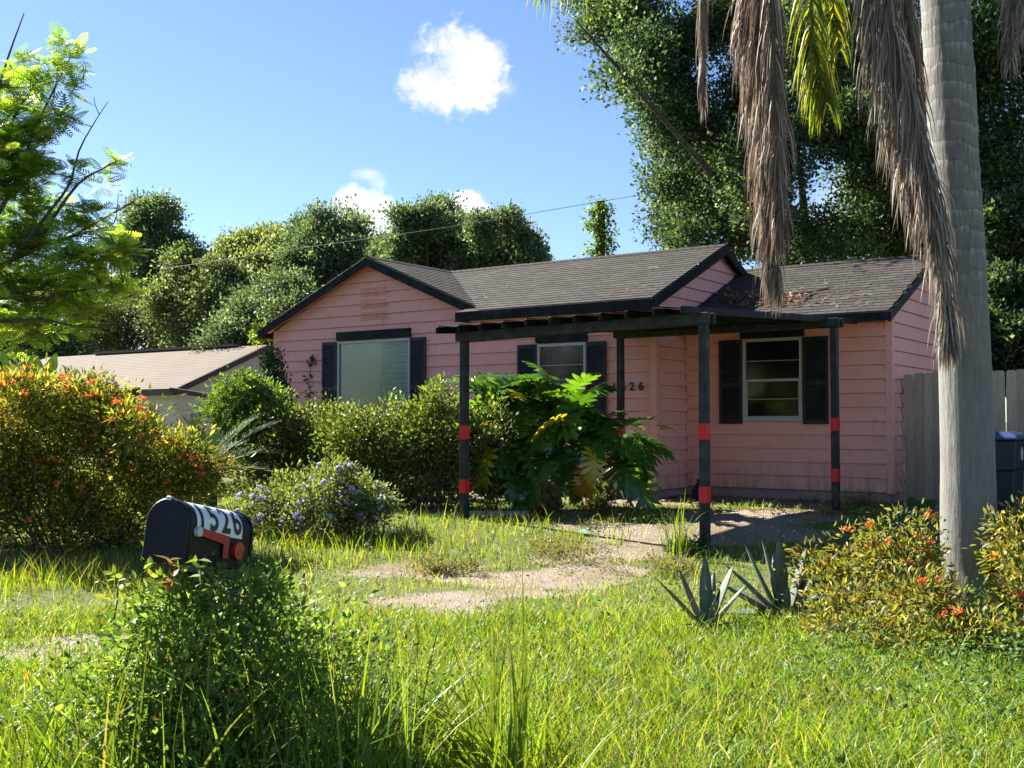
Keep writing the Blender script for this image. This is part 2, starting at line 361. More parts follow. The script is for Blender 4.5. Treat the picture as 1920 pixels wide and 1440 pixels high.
# ================================================================== PINK HOUSE
U, Vd = Vector((.8206, -.5714, 0)), Vector((.5714, .8206, 0)); HC = Vector((2.245, 17.043, 0))
def H(a, v, z): return HC + a * U + v * Vd + Vector((0, 0, z))
M_PINK = mat_plain('pink_paint', (.80, .385, .325), .6, .14, .07, 1.3, (.46, .22, .16), .38, .12, objvar=.04)
nd = MATS['pink_paint'].node_tree; q = NB(nd); pb_ = next(x_ for x_ in nd.nodes if x_.type == 'BSDF_PRINCIPLED'); c0_ = pb_.inputs['Base Color'].links[0].from_socket
tc_ = q.n('ShaderNodeTexCoord'); mp_ = q.n('ShaderNodeMapping'); q.l(tc_.outputs['Object'], mp_.inputs[0]); mp_.inputs['Scale'].default_value = (5, 5, .9); sz_ = q.n('ShaderNodeSeparateXYZ'); q.l(tc_.outputs['Object'], sz_.inputs[0])
ns_ = q.noise(mp_.outputs[0], 1.6, 6, .7); splash = q.math('MULTIPLY', q.mapr(sz_.outputs[2], .45, .95, 1, 0), q.mapr(ns_.outputs[0], .4, .65, 0, .8)); streak = q.mapr(ns_.outputs[0], .6, .78, 0, .4)   # splashed dirt at the foot, run-off streaks
c1_ = q.mix(q.math('MAXIMUM', splash, streak), c0_, (.33, .2, .15)); q.l(c1_, pb_.inputs['Base Color'])
M_BLACK = mat_plain('black_paint', (.008, .0085, .010), .6, .15, .3, 5, (.12, .12, .11), .25, .2)
M_SHUT = mat_plain('shutter_paint', (.014, .016, .021), .5, .3, .25, 6, (.3, .3, .3), .12, .1)
M_FOUND = mat_plain('foundation_paint', (.45, .29, .27), .9, .2, .2, 3, (.1, .08, .07), .7, .4)
M_FRAME = mat_plain('window_aluminium', (.42, .42, .4), .4, .5, .12, 8, (.2, .18, .15), .4, .05)
M_DARKIN = mat_plain('dark_interior', (.07, .042, .036), .8, .2, .3, 2)
M_CURT = mat_plain('brown_curtain', (.40, .26, .21), .85, .2, .35, 2.5, stretch=(4, 4, .5))
M_BLIND = mat_plain('window_blind', (.86, .9, .88), .6, .3, .08, 3)
M_GLASS = mat_glass('window_glass', (.92, .96, .96), .01, .22)
M_GLASS2 = mat_glass('dim_window_glass', (.82, .82, .82), .01, .08)
M_DIGIT = mat_plain('black_digit', (.008, .008, .008), .45, .5, .1)
def shingle_mat(name, per_object):
    m, q, out = newmat(name); g = q.n('ShaderNodeNewGeometry')
    if per_object: r_ = q.n('ShaderNodeObjectInfo').outputs['Random']
    else:
        a = q.n('ShaderNodeAttribute', attribute_name='Col'); s_ = q.n('ShaderNodeSeparateColor'); q.l(a.outputs['Color'], s_.inputs[0]); r_ = s_.outputs[0]
    n1 = q.noise(g.outputs['Position'], .9, 5, .6); n2 = q.noise(g.outputs['Position'], 60, 3, .7)
    c = q.ramp(r_, [(0, (.022, .0195, .018)), (.5, (.035, .031, .028)), (1, (.05, .045, .041))])
    c = q.mix(q.mapr(n1.outputs[0], .45, .72, 0, .55), c, (.024, .023, .016)); c = q.mix(q.mapr(n2.outputs[0], .3, .7, 0, .5), c, (.058, .05, .044))
    p = pbsdf(q, c, .92, .2, bump(q, n2.outputs[0], .5, .006)); q.l(p.outputs[0], out.inputs[0]); return m
M_SH_O, M_SH_S = shingle_mat('shingle_single', True), shingle_mat('shingle_mass', False)
house = thing('pink_house', 'small pink clapboard house with black trim, black shutters and dark shingle roof', 'house', H(0, 0, .3))

# walls: backing solids (main body, cross gable, wing)
def wall(name, poly_a, poly_b):
    return MB().prism(poly_a, poly_b).build(name, M_PINK, house)
eps = .03
walls = [wall('wall', [H(-8.47, eps, .44), H(-eps, eps, .44), H(-eps, eps, 3.24), H(-2.9, eps, 3.24), H(-5.89, eps, 4.44), H(-8.47, eps, 3.33)],
              [H(-8.47, 5.5, .44), H(-eps, 5.5, .44), H(-eps, 5.5, 3.0), H(-2.9, 5.5, 3.0), H(-5.89, 5.5, 4.44), H(-8.47, 5.5, 3.33)]),
         wall('wall', [H(-eps, .03, .44), H(-eps, 4.7, .44), H(-eps, 4.7, 3.3), H(-eps, 2.34, 4.46), H(-eps, .03, 3.45)], [H(-5.5, .06, .44), H(-5.5, 4.7, .44), H(-5.5, 4.7, 3.3), H(-5.5, 2.34, 4.46), H(-5.5, .06, 3.45)]),
         wall('wall', [H(3.28, 1.07, .46), H(3.28, 5.8, .46), H(3.28, 5.8, 3.1), H(3.28, 3.44, 4.12), H(3.28, 1.07, 3.12)], [H(-.02, 1.07, .46), H(-.02, 5.8, .46), H(-.02, 5.8, 3.1), H(-.02, 3.44, 4.12), H(-.02, 1.07, 3.12)])]
# lap siding: every board its own piece
def board_set(parent, to, outward, spans, z0, z1, ex, holes=(), mat=M_PINK):
    """to(s,z) maps wall coordinates to the world; spans(z) gives left,right limits; holes are rectangles (s0,s1,z0,z1)"""
    z = z0
    while z < z1 - .03:
        za, zb = z, min(z + ex, z1) - .0045; l0, r0 = spans(za); l1, r1 = spans(zb)
        if r0 - l0 > .04:
            if r1 < l1: l1 = r1 = (l1 + r1) / 2
            xs0, xs1, segs = l0, l1, []
            for ha, hb in sorted((h[0], h[1]) for h in holes if h[2] < zb - .01 and h[3] > za + .01): segs.append((xs0, xs1, ha, ha)); xs0 = xs1 = hb
            segs.append((xs0, xs1, r0, r1)); da, db = .038, .006
            for sa, sb, ea, eb in segs:
                if ea - sa < .02: continue
                runs = [(sa, sb, ea, eb)]
                if min(ea - sa, eb - sb) > 4.4: c_ = max(sa, sb) + (min(ea, eb) - max(sa, sb)) * rng.uniform(.3, .7); runs = [(sa, sb, c_, c_), (c_ + .004, c_ + .004, ea, eb)]
                for sa, sb, ea, eb in runs:                         # long courses have a butt joint
                    j_ = rng.normal(0, .0012)
                    fr = [to(sa, za) + outward * (da + j_), to(ea, za) + outward * (da + j_), to(eb, zb) + outward * (db + j_), to(sb, zb) + outward * (db + j_)]
                    bk = [to(sa, za) - outward * .02, to(ea, za) - outward * .02, to(eb, zb) - outward * .02, to(sb, zb) - outward * .02]
                    if eb - sb < .02: fr, bk = fr[:3], bk[:3]
                    MB().prism(fr, bk).build('siding_board', mat, parent)
        z = zb + .0045
PICT, W2 = (-6.775, -4.957, 1.4585, 3.02), (-2.19, -1.237, 1.4585, 2.79)
HP, HW2, HWW = (*PICT[:3], .436 + .2045 * 13), (*W2[:3], .436 + .2045 * 12), (1.019, 1.991, .46 + .209 * 5, .46 + .209 * 12)
def span_front(z):
    if z <= 3.23: return (-8.48, -.06)
    return (max(-8.48, -5.89 - (4.45 - z) / .427), min(-2.7, -5.89 + (4.45 - z) / .427))
board_set(walls[0], lambda s, z: H(s, 0, z), -Vd, span_front, .436, 4.44, .2045, [HP, HW2])
board_set(walls[1], lambda s, z: H(0, s, z), U, lambda z: ((.06, 4.66) if z < 3.44 else (2.34 - (4.47 - z) / .427, 2.34 + (4.47 - z) / .427)), .436, 4.46, .2045)
WW = (1.019, 1.991, 1.505, 2.80)
board_set(walls[2], lambda s, z: H(s, 1.037, z), -Vd, lambda z: (.03, 3.25), .46, 2.99, .209, [HWW])
board_set(walls[2], lambda s, z: H(3.31, s, z), U, lambda z: ((1.09, 5.76) if z < 3.1 else (3.44 - (4.13 - z) / .427, 3.44 + (4.13 - z) / .427)), .46, 4.12, .209)
# corner boards, foundation
for (a, v, z0, z1, par) in ((-.028, .0, .42, 3.25, walls[0]), (3.29, 1.05, .44, 3.02, walls[2]), (-8.49, .01, .42, 3.3, walls[0])):
    MB().box(H(a, v, (z0 + z1) / 2), U * .055, Vd * .045, Vector((0, 0, (z1 - z0) / 2))).build('corner_board', M_PINK, par, bevel=.004)
MB().prism([H(-8.44, .06, -.1), H(-.05, .06, -.1), H(-.05, .06, .45), H(-8.44, .06, .45)], [H(-8.44, 5.4, -.1), H(-.05, 5.4, -.1), H(-.05, 5.4, .45), H(-8.44, 5.4, .45)]).build('foundation', M_FOUND, house)
MB().prism([H(-.04, 1.09, -.1), H(3.26, 1.09, -.1), H(3.26, 1.09, .47), H(-.04, 1.09, .47)], [H(-.04, 5.7, -.1), H(3.26, 5.7, -.1), H(3.26, 5.7, .47), H(-.04, 5.7, .47)]).build('foundation', M_FOUND, house)
# gable vent: three louvred panels of three slot columns
for zc in (3.93, 3.70, 3.475):
    mb = MB()
    for col in range(3):
        for r_ in range(5): mb.box(H(-6.09 + col * .225, -.040, zc + (r_ - 2) * .034), U * .1, Vd * .007, Vector((0, 0, .006)) + Vd * -.003)
    mb.build('gable_vent', M_PINK, walls[0])

# roof decks
def slab(poly, th=.05):
    n = (poly[1] - poly[0]).cross(poly[2] - poly[0]).normalized(); n = n if n.z > 0 else -n
    return poly, [p - n * th for p in poly]
s427 = .427
zR1 = lambda a: 4.56 - s427 * abs(a + 5.89)
zR3 = lambda v: 4.56 - s427 * abs(v - 2.34)
zW = lambda v: 4.25 - .426 * abs(v - 3.44)
ROOF = {'cross_left': [H(-5.89, -.2, 4.56), H(-5.89, 5.8, 4.56), H(-8.78, 5.8, zR1(-8.78)), H(-8.78, -.2, zR1(-8.78))],
        'cross_right': [H(-5.89, -.2, 4.56), H(-5.89, 2.34, 4.56), H(-3.25, -.2, zR1(-3.25))],
        'main': [H(-5.89, 2.34, 4.56), H(.15, 2.34, 4.56), H(.15, -.42, zR3(-.42)), H(-3.15, -.42, zR3(-.42))],
        'main_back': [H(-5.89, 2.34, 4.56), H(.15, 2.34, 4.56), H(.15, 5.9, zR3(5.9)), H(-5.89, 5.9, zR3(5.9))],
        'wing': [H(.02, 3.44, 4.25), H(3.38, 3.44, 4.25), H(3.38, .72, zW(.72)), H(.02, .72, zW(.72))],
        'wing_back': [H(.02, 3.44, 4.25), H(3.38, 3.44, 4.25), H(3.38, 6.15, zW(6.15)), H(.02, 6.15, zW(6.15))]}
roofs = {}
for k, poly in ROOF.items(): fr, bk = slab(poly); roofs[k] = MB().prism(fr, bk).build('roof', M_SH_S, house)
# small return of the main eave past the valley
MB().prism(*slab([H(-3.62, -.42, zR3(-.42)), H(-3.15, -.42, zR3(-.42)), H(-3.15, -.02, zR3(-.1)), H(-3.45, -.02, zR3(-.1))])).build('roof', M_SH_S, house)
# shingles: clipped rectangles laid course by course
def clip(poly, a, b2, c):
    out_ = []
    for i in range(len(poly)):
        p, q_ = poly[i], poly[(i + 1) % len(poly)]; dp, dq = a * p[0] + b2 * p[1] - c, a * q_[0] + b2 * q_[1] - c
        if dp <= 0: out_.append(p)
        if (dp < 0) != (dq < 0) and abs(dp - dq) > 1e-9: t = dp / (dp - dq); out_.append((p[0] + t * (q_[0] - p[0]), p[1] + t * (q_[1] - p[1])))
    return out_
def area(p): return abs(sum(p[i][0] * p[(i + 1) % len(p)][1] - p[(i + 1) % len(p)][0] * p[i][1] for i in range(len(p)))) / 2 if len(p) > 2 else 0
full_list, mass = [], []
EX, TW = .142, .3048
def lay(key, origin, ex_, ey_, poly):
    """origin at an eave corner, ex_ along the eave, ey_ up the slope"""
    n = ex_.cross(ey_).normalized(); L = [((p - origin).dot(ex_), (p - origin).dot(ey_)) for p in poly]
    cx, cy = sum(p[0] for p in L) / len(L), sum(p[1] for p in L) / len(L); halves = []
    for i in range(len(L)):
        p, q_ = L[i], L[(i + 1) % len(L)]; a, b2 = q_[1] - p[1], p[0] - q_[0]; c = a * p[0] + b2 * p[1]
        if a * cx + b2 * cy > c: a, b2, c = -a, -b2, -c
        halves.append((a, b2, c))
    xs, ys = [p[0] for p in L], [p[1] for p in L]; row = 0; y = min(ys) - .02
    while y < max(ys):
        x = min(xs) - TW * ((row * .5) % 1) - rng.random() * .05
        while x < max(xs):
            j = rng.normal(0, .006); rect = [(x + .004, y + j), (x + TW - .004, y + j), (x + TW - .004, y + EX + .03), (x + .004, y + EX + .03)]; r2 = rect
            for h in halves: r2 = clip(r2, *h)
            A = area(r2)
            if A > .004:
                if A > .98 * area(rect): full_list.append((key, origin + ex_ * (x + TW / 2) + ey_ * (y + j), ex_, ey_, n))
                else: mass.append((key, [(origin + ex_ * p[0] + ey_ * p[1], (p[1] - y) / EX) for p in r2], n))
            x += TW
        y += EX; row += 1
upm = Vector((Vd.x, Vd.y, s427)).normalized()
lay('main', H(.15, -.42, zR3(-.42)), U, upm, ROOF['main'])
lay('wing', H(.02, .72, zW(.72)), U, Vector((Vd.x, Vd.y, .426)).normalized(), ROOF['wing'])
lay('cross_right', H(-3.25, -.2, zR1(-3.25)), Vd, Vector((-U.x, -U.y, s427)).normalized(), ROOF['cross_right'])
full_list.sort(key=lambda t: (t[1] - cam.location).length)
EXF = EX + .03
sv = [(-TW / 2 + .004, 0, .013), (TW / 2 - .004, 0, .013), (TW / 2 - .004, EXF, .004), (-TW / 2 + .004, EXF, .004), (-TW / 2 + .004, 0, -.004), (TW / 2 - .004, 0, -.004), (TW / 2 - .004, EXF, -.004), (-TW / 2 + .004, EXF, -.004)]
sf = [(0, 1, 2, 3), (0, 4, 5, 1), (1, 5, 6, 2), (3, 7, 4, 0)]
shm = bpy.data.meshes.new('shingle'); shm.from_pydata(sv, [], sf); shm.materials.append(M_SH_O)
for key, o_, ex_, ey_, n in full_list[:300]:
    o = link('shingle', shm, None, roofs[key])
    o.matrix_local = Matrix.Translation(o_ + n * .004) @ Matrix((ex_, ey_, n)).transposed().to_4x4() @ Matrix.Rotation(rng.normal(0, .008), 4, 'Z')
for key in ('main', 'wing', 'cross_right'):
    V_, F_, C_ = [], [], []
    for k2, o_, ex_, ey_, n in full_list[300:]:
        if k2 != key: continue
        b0 = len(V_); V_ += [o_ + n * .004 + ex_ * p[0] + ey_ * p[1] + n * p[2] for p in sv]; F_ += [tuple(i + b0 for i in f) for f in sf]; C_ += [rng.random()] * 8
    for k2, pl, n in mass:
        if k2 != key: continue
        b0 = len(V_); m_ = len(pl); cr = rng.random()
        V_ += [p + n * (.017 - .009 * min(1, max(0, t))) for p, t in pl] + [p for p, t in pl]; C_ += [cr] * (2 * m_)
        F_ += [tuple(b0 + i for i in range(m_))] + [(b0 + i, b0 + i + m_, b0 + (i + 1) % m_ + m_, b0 + (i + 1) % m_) for i in range(m_)]
    me = bpy.data.meshes.new('shingles'); me.from_pydata([tuple(v) for v in V_], [], F_); at = me.color_attributes.new('Col', 'FLOAT_COLOR', 'POINT')
    at.data.foreach_set('color', np.repeat(np.array(C_, np.float32), 4)); link('shingles', me, M_SH_S, roofs[key], 'stuff')
# ridge caps
for a, c, key in ((H(-5.89, -.2, 4.565), H(-5.89, 2.34, 4.565), 'cross_right'), (H(-5.89, 2.34, 4.565), H(.15, 2.34, 4.565), 'main'), (H(.02, 3.44, 4.255), H(3.38, 3.44, 4.255), 'wing')):
    d = (c - a); nseg = int(d.length / .15); side = d.normalized().cross(Vector((0, 0, 1))); mb = MB()
    for i in range(nseg):
        p0, p1 = a + d * i / nseg, a + d * (i + 1.15) / nseg
        for sg in (-1, 1):
            mb.prism([p0 + Vector((0, 0, .022)), p1 + Vector((0, 0, .012)), p1 + side * sg * .13 + Vector((0, 0, -.042)), p0 + side * sg * .13 + Vector((0, 0, -.032))],
                     [p0 + Vector((0, 0, .01)), p1, p1 + side * sg * .13 + Vector((0, 0, -.054)), p0 + side * sg * .13 + Vector((0, 0, -.044))])
    mb.build('ridge_cap', M_SH_S, roofs[key])
# fascia and rake boards, soffits
def fboard(p0, p1, h, th, outw, drop=.005):
    z = Vector((0, 0, 1)); a, c = Vector(p0) - z * drop, Vector(p1) - z * drop
    return MB().prism([a + outw * th, c + outw * th, c + outw * th - z * h, a + outw * th - z * h], [a, c, c - z * h, a - z * h]).build('fascia', M_BLACK, house, bevel=.003)
fboard(H(-3.62, -.42, zR3(-.42)), H(.155, -.42, zR3(-.42)), .17, .03, -Vd)
fboard(H(-3.60, -.39, zR3(-.42)), H(-3.6, 0, zR3(-.42)), .16, .025, -U)
fboard(H(-5.89, -.2, 4.56), H(-8.8, -.2, zR1(-8.8)), .165, .03, -Vd)
fboard(H(-5.89, -.2, 4.56), H(-3.2, -.2, zR1(-3.2)), .165, .03, -Vd)
fboard(H(-8.78, -.2, zR1(-8.78)), H(-8.78, 5.8, zR1(-8.78)), .15, .025, -U)
fboard(H(.15, -.45, zR3(-.45)), H(.15, 2.34, 4.56), .17, .03, U)
fboard(H(.15, 2.34, 4.56), H(.15, 5.9, zR3(5.9)), .17, .03, U)
fboard(H(.02, .72, zW(.72)), H(3.41, .72, zW(.72)), .13, .03, -Vd)
fboard(H(3.38, .69, zW(.69)), H(3.38, 3.44, 4.25), .14, .03, U)
fboard(H(3.38, 3.44, 4.25), H(3.38, 6.15, zW(6.15)), .14, .03, U)
def soffit(pts): MB().prism(pts, [p + Vector((0, 0, .02)) for p in pts]).build('soffit', M_PINK, house)
soffit([H(-3.55, -.41, 3.235), H(.14, -.41, 3.235), H(.14, -.0, 3.235), H(-3.55, -.0, 3.235)])
soffit([H(.03, .73, 2.985), H(3.37, .73, 2.985), H(3.37, 1.04, 2.985), H(.03, 1.04, 2.985)])
soffit([H(-5.89, -.19, 4.47), H(-5.89, 0, 4.47), H(-8.7, 0, zR1(-8.7) - .09), H(-8.7, -.19, zR1(-8.7) - .09)])
soffit([H(-5.89, -.19, 4.47), H(-5.89, 0, 4.47), H(-3.3, 0, zR1(-3.3) - .09), H(-3.3, -.19, zR1(-3.3) - .09)])

# windows
def window(v, s0, s1, z0, z1, kind, glass):
    to = lambda s, d, z: H(s, v - d, z)
    X, D, Z = U, -Vd, Vector((0, 0, 1)); w = .05
    fr = MB()
    fr.box(to((s0 + s1) / 2, .03, z1 - w / 2), U * (s1 - s0) / 2, Vd * .03, Z * w / 2); fr.box(to((s0 + s1) / 2, .03, z0 + w / 2), U * (s1 - s0) / 2, Vd * .034, Z * w / 2)
    for s_ in (s0 + w / 2, s1 - w / 2): fr.box(to(s_, .028, (z0 + z1) / 2), U * w / 2, Vd * .03, Z * ((z1 - z0) / 2 - w))
    root = fr.build('window', M_FRAME, house, bevel=.004)
    MB().box(to((s0 + s1) / 2, -.016, (z0 + z1) / 2), U * ((s1 - s0) / 2 - .01), Vd * .006, Z * ((z1 - z0) / 2 - .01)).build('interior', M_DARKIN if kind == 'dark' else M_CURT if kind == 'curtain' else M_DARKIN, root)
    a0, a1, b0, b1 = s0 + w, s1 - w, z0 + w, z1 - w
    MB().box(to((a0 + a1) / 2, .022, (b0 + b1) / 2), U * (a1 - a0) / 2, Vd * .002, Z * (b1 - b0) / 2).build('pane', glass, root)
    if kind == 'blind':
        mb = MB(); n = int((b1 - b0) / .026)
        for i in range(n): mb.box(to((a0 + a1) / 2, .0, b0 + (i + .5) * (b1 - b0) / n + .002 * math.sin(i * 1.7)), U * (a1 - a0) / 2 * .995, Vd * .006 + Z * .009, Z * .0008 + Vd * -.0006)
        mb.build('blind', M_BLIND, root)
        MB().box(to((a0 + a1) / 2, .008, b1 - .035), U * (a1 - a0) / 2, Vd * .006, Z * .03).build('blind_head_rail', M_FRAME, root)
    else:
        zm = (b0 + b1) / 2 - .01
        MB().box(to((a0 + a1) / 2, .03, zm), U * (a1 - a0) / 2, Vd * .012, Z * .02).build('meeting_rail', M_FRAME, root)
        for zz in ((zm + b1) / 2, (zm + b0) / 2): MB().box(to((a0 + a1) / 2, .027, zz), U * (a1 - a0) / 2, Vd * .004, Z * .005).build('glazing_bar', M_FRAME, root)
        sf_ = MB()
        for s_ in (a0 + .012, a1 - .012): sf_.box(to(s_, .026, (b0 + zm) / 2 - .01), U * .012, Vd * .01, Z * ((zm - b0) / 2 - .012))
        sf_.box(to((a0 + a1) / 2, .026, b0 + .014), U * ((a1 - a0) / 2), Vd * .012, Z * .014); sf_.build('lower_sash', M_FRAME, root)
    return root
def shutter(v, s0, s1, z0, z1):
    to = lambda s, d, z: H(s, v - d - .022, z); Z = Vector((0, 0, 1)); mb = MB(); w = .045; sm, hw = (s0 + s1) / 2, (s1 - s0) / 2
    for s_ in (s0 + w / 2, s1 - w / 2): mb.box(to(s_, .042, (z0 + z1) / 2), U * w / 2, Vd * .014, Z * (z1 - z0) / 2)
    zm = z0 + (z1 - z0) * .47
    for zz in (z0 + .035, zm, z1 - .035): mb.box(to(sm, .041, zz), U * (hw - w), Vd * .0135, Z * .035)
    root = mb.build('shutter', M_SHUT, house, bevel=.003)
    MB().box(to(sm, .031, (z0 + z1) / 2), U * (hw - .01), Vd * .003, Z * ((z1 - z0) / 2 - .01)).build('shutter_back', M_SHUT, root)
    lv = MB()
    for lo, hi in ((z0 + .07, zm - .035), (zm + .035, z1 - .07)):
        n = int((hi - lo) / .036)
        for i in range(n): lv.box(to(sm, .043, lo + (i + .5) * (hi - lo) / n), U * (hw - w), Vd * .007 + Z * .012, Z * .003 - Vd * .002)
    lv.build('louvers', M_SHUT, root, kind='stuff')
def header(v, s0, s1, z0, z1):
    Z = Vector((0, 0, 1)); MB().box(H((s0 + s1) / 2, v - .05, (z0 + z1) / 2), U * (s1 - s0) / 2, Vd * .035, Z * (z1 - z0) / 2).build('window_header', M_BLACK, house, bevel=.004)
window(0, *PICT, 'blind', M_GLASS); header(0, -6.78, -4.95, 3.045, 3.2)
shutter(0, -7.157, -6.785, 1.33, 3.02); shutter(0, -4.947, -4.583, 1.33, 3.02)
window(0, *W2, 'curtain', M_GLASS2); header(0, -2.21, -1.22, 2.81, 2.94)
shutter(0, -2.58, -2.2, 1.5, 2.79); shutter(0, -1.227, -.86, 1.5, 2.79)
window(1.037, *WW, 'dark', M_GLASS2); header(1.037, .99, 2.02, 2.81, 2.95)
shutter(1.037, .628, 1.009, 1.46, 2.79); shutter(1.037, 2.001, 2.397, 1.46, 2.79)
# lettering helper: built-in vector font turned into a mesh
def text_mesh(ch, size, weight=.0, extrude=.0):
    cu = bpy.data.curves.new('text', 'FONT'); cu.body = ch; cu.size = size; cu.offset = weight; cu.extrude = extrude; cu.align_x = 'CENTER'; cu.align_y = 'CENTER'; cu.resolution_u = 6
    t = bpy.data.objects.new('text', cu); COL.objects.link(t); dg = bpy.context.evaluated_depsgraph_get(); me = bpy.data.meshes.new_from_object(t.evaluated_get(dg))
    bpy.data.objects.remove(t); bpy.data.curves.remove(cu); return me
def center_mesh(me):
    n = len(me.vertices); co = np.empty(n * 3, np.float32); me.vertices.foreach_get('co', co); co = co.reshape(-1, 3); co[:, :2] -= (co[:, :2].max(0) + co[:, :2].min(0)) / 2
    me.vertices.foreach_set('co', co.ravel()); me.update(); return co
for ch, a in (('1', -.727), ('5', -.566), ('2', -.405), ('6', -.244)):
    me = text_mesh(ch, .18, .004, .006); center_mesh(me); o = link('house_number', me, M_DIGIT, walls[0])
    o.matrix_local = Matrix.Translation(H(a, -.036, 2.055)) @ Matrix((U, Vector((0, 0, 1)), -Vd)).transposed().to_4x4()

# ================================================================== PERGOLA CARPORT
M_POST = mat_plain('dark_post_paint', (.026, .029, .03), .65, .25, .3, 7, (.22, .24, .23), .22, .15)
M_TAPE = mat_plain('red_tape', (.55, .012, .02), .35, .5, .1, 6)
A_, B_, C_p, D_ = Vector((-.61, 14.0, 0)), Vector((2.11, 12.0, 0)), Vector((4.40, 14.9, 0)), Vector((1.68, 16.9, 0))
pu, pv = (B_ - A_).normalized(), (C_p - B_).normalized()
perg = thing('pergola', 'dark painted patio cover on four square posts wrapped with bands of red tape', 'pergola', (1.9, 14.4, .2))
zf = lambda t: 2.524 + .053 * t                                    # front beam underside from A to B
zb = 2.79
def post(base, z0, z1, tapes):
    o = MB().box(base + Vector((0, 0, (z0 + z1) / 2)), pu * .046, pv * .046, Vector((0, 0, (z1 - z0) / 2))).build('post', M_POST, perg, bevel=.005)
    for zt in tapes: MB().box(base + Vector((0, 0, zt)), pu * .048, pv * .048, Vector((0, 0, .088))).build('red_tape', M_TAPE, o)
    bm_ = MB()
    for dz in (-.05, -.1): bm_.tube([base - pv * .046 - pu * .015 + Vector((0, 0, z1 + .06 + dz)), base - pv * .062 - pu * .015 + Vector((0, 0, z1 + .06 + dz))], .011, 8)
    bm_.build('bolt_heads', M_POST, o)
post(A_, .1, 2.53, (1.36, .675)); post(B_, -.05, 2.60, (1.39, .70)); post(C_p, .1, 2.80, (1.46, .77)); post(D_, .1, 2.79, (1.36, .70))
Zv = Vector((0, 0, 1))
MB().beam(A_ - pu * .08 - pv * .068 + Zv * (zf(0) + .055), B_ + pu * .1 - pv * .068 + Zv * (zf(1) + .055), .045, .12).build('beam', M_POST, perg, bevel=.004)
MB().beam(A_ - pu * .08 + pv * .068 + Zv * (zf(0) + .055), B_ + pu * .1 + pv * .068 + Zv * (zf(1) + .055), .045, .12).build('beam', M_POST, perg, bevel=.004)
MB().beam(D_ - pu * .08 - pv * .068 + Zv * (zb + .055), C_p + pu * .1 - pv * .068 + Zv * (zb + .055), .045, .12).build('beam', M_POST, perg, bevel=.004)
MB().beam(D_ - pu * .08 + pv * .068 + Zv * (zb + .055), C_p + pu * .1 + pv * .068 + Zv * (zb + .055), .045, .12).build('beam', M_POST, perg, bevel=.004)
NR = 11; fr_pts = []
for k in range(NR):
    s_ = -.06 + 1.03 * k / (NR - 1)
    f0 = A_ + (B_ - A_) * s_ - pv * .3 + Zv * (zf(s_) + .115 - .02); b0 = D_ + (C_p - D_) * s_ + pv * (1.1 if s_ > .16 else .36) + Zv * (zb + .115 + .008)
    fr_pts.append((f0, b0)); MB().beam(f0 + Zv * .042, b0 + Zv * .042, .038, .084).build('rafter', M_BLACK, perg, bevel=.003)
for k in range(NR - 1):                                            # lapped boards between the rafters
    (f0, b0), (f1, b1) = fr_pts[k], fr_pts[k + 1]; fo = pv * .02
    top = [f0 + Zv * .094 + fo, f1 + Zv * .055 - pu * .02 + fo, b1 + Zv * .055 - pu * .02, b0 + Zv * .094]
    MB().prism([p + Zv * .012 for p in top], top).build('roof_board', M_BLACK, perg)

# ================================================================== FENCE
M_FENCE = mat_plain('weathered_fence', (.43, .335, .245), .9, .2, .35, 4, (.07, .065, .05), .6, .5, (5, 5, .5), objvar=.22)
f0 = H(3.36, 1.45, 0); fd = Vector((.835, -.55, 0)).normalized(); fn = Vector((-fd.y, fd.x, 0))
fence = thing('wooden_fence', 'weathered grey dog-eared board fence beside the pink house', 'fence', f0 + Vector((1.5 * fd.x, 1.5 * fd.y, .3)))
x = 0.02
while x < 3.7:
    w_ = .135 + rng.normal(0, .006); zt = 2.215 + .012 * x + rng.normal(0, .012); zb0 = .33 + rng.random() * .05; c = .022; o_ = f0 + fn * rng.normal(0, .004)
    pts = [(x, zb0), (x + w_, zb0), (x + w_, zt - c), (x + w_ - c, zt), (x + c, zt), (x, zt - c)]
    lean = rng.normal(0, .004); MB().prism([o_ + fd * (a + lean * (z - .3)) + Zv * z for a, z in pts], [o_ + fd * (a + lean * (z - .3)) + fn * .018 + Zv * z for a, z in pts]).build('fence_board', M_FENCE, fence)
    x += w_ + .006
for zz in (.6, 1.25, 1.95): MB().box(f0 + fd * 1.85 + fn * .045 + Zv * zz, fd * 1.85, fn * .02, Zv * .045).build('rail', M_FENCE, fence)
for xx in (.1, 1.9, 3.6): MB().box(f0 + fd * xx + fn * .11 + Zv * 1.2, fd * .045, fn * .045, Zv * .95).build('fence_post', M_FENCE, fence)

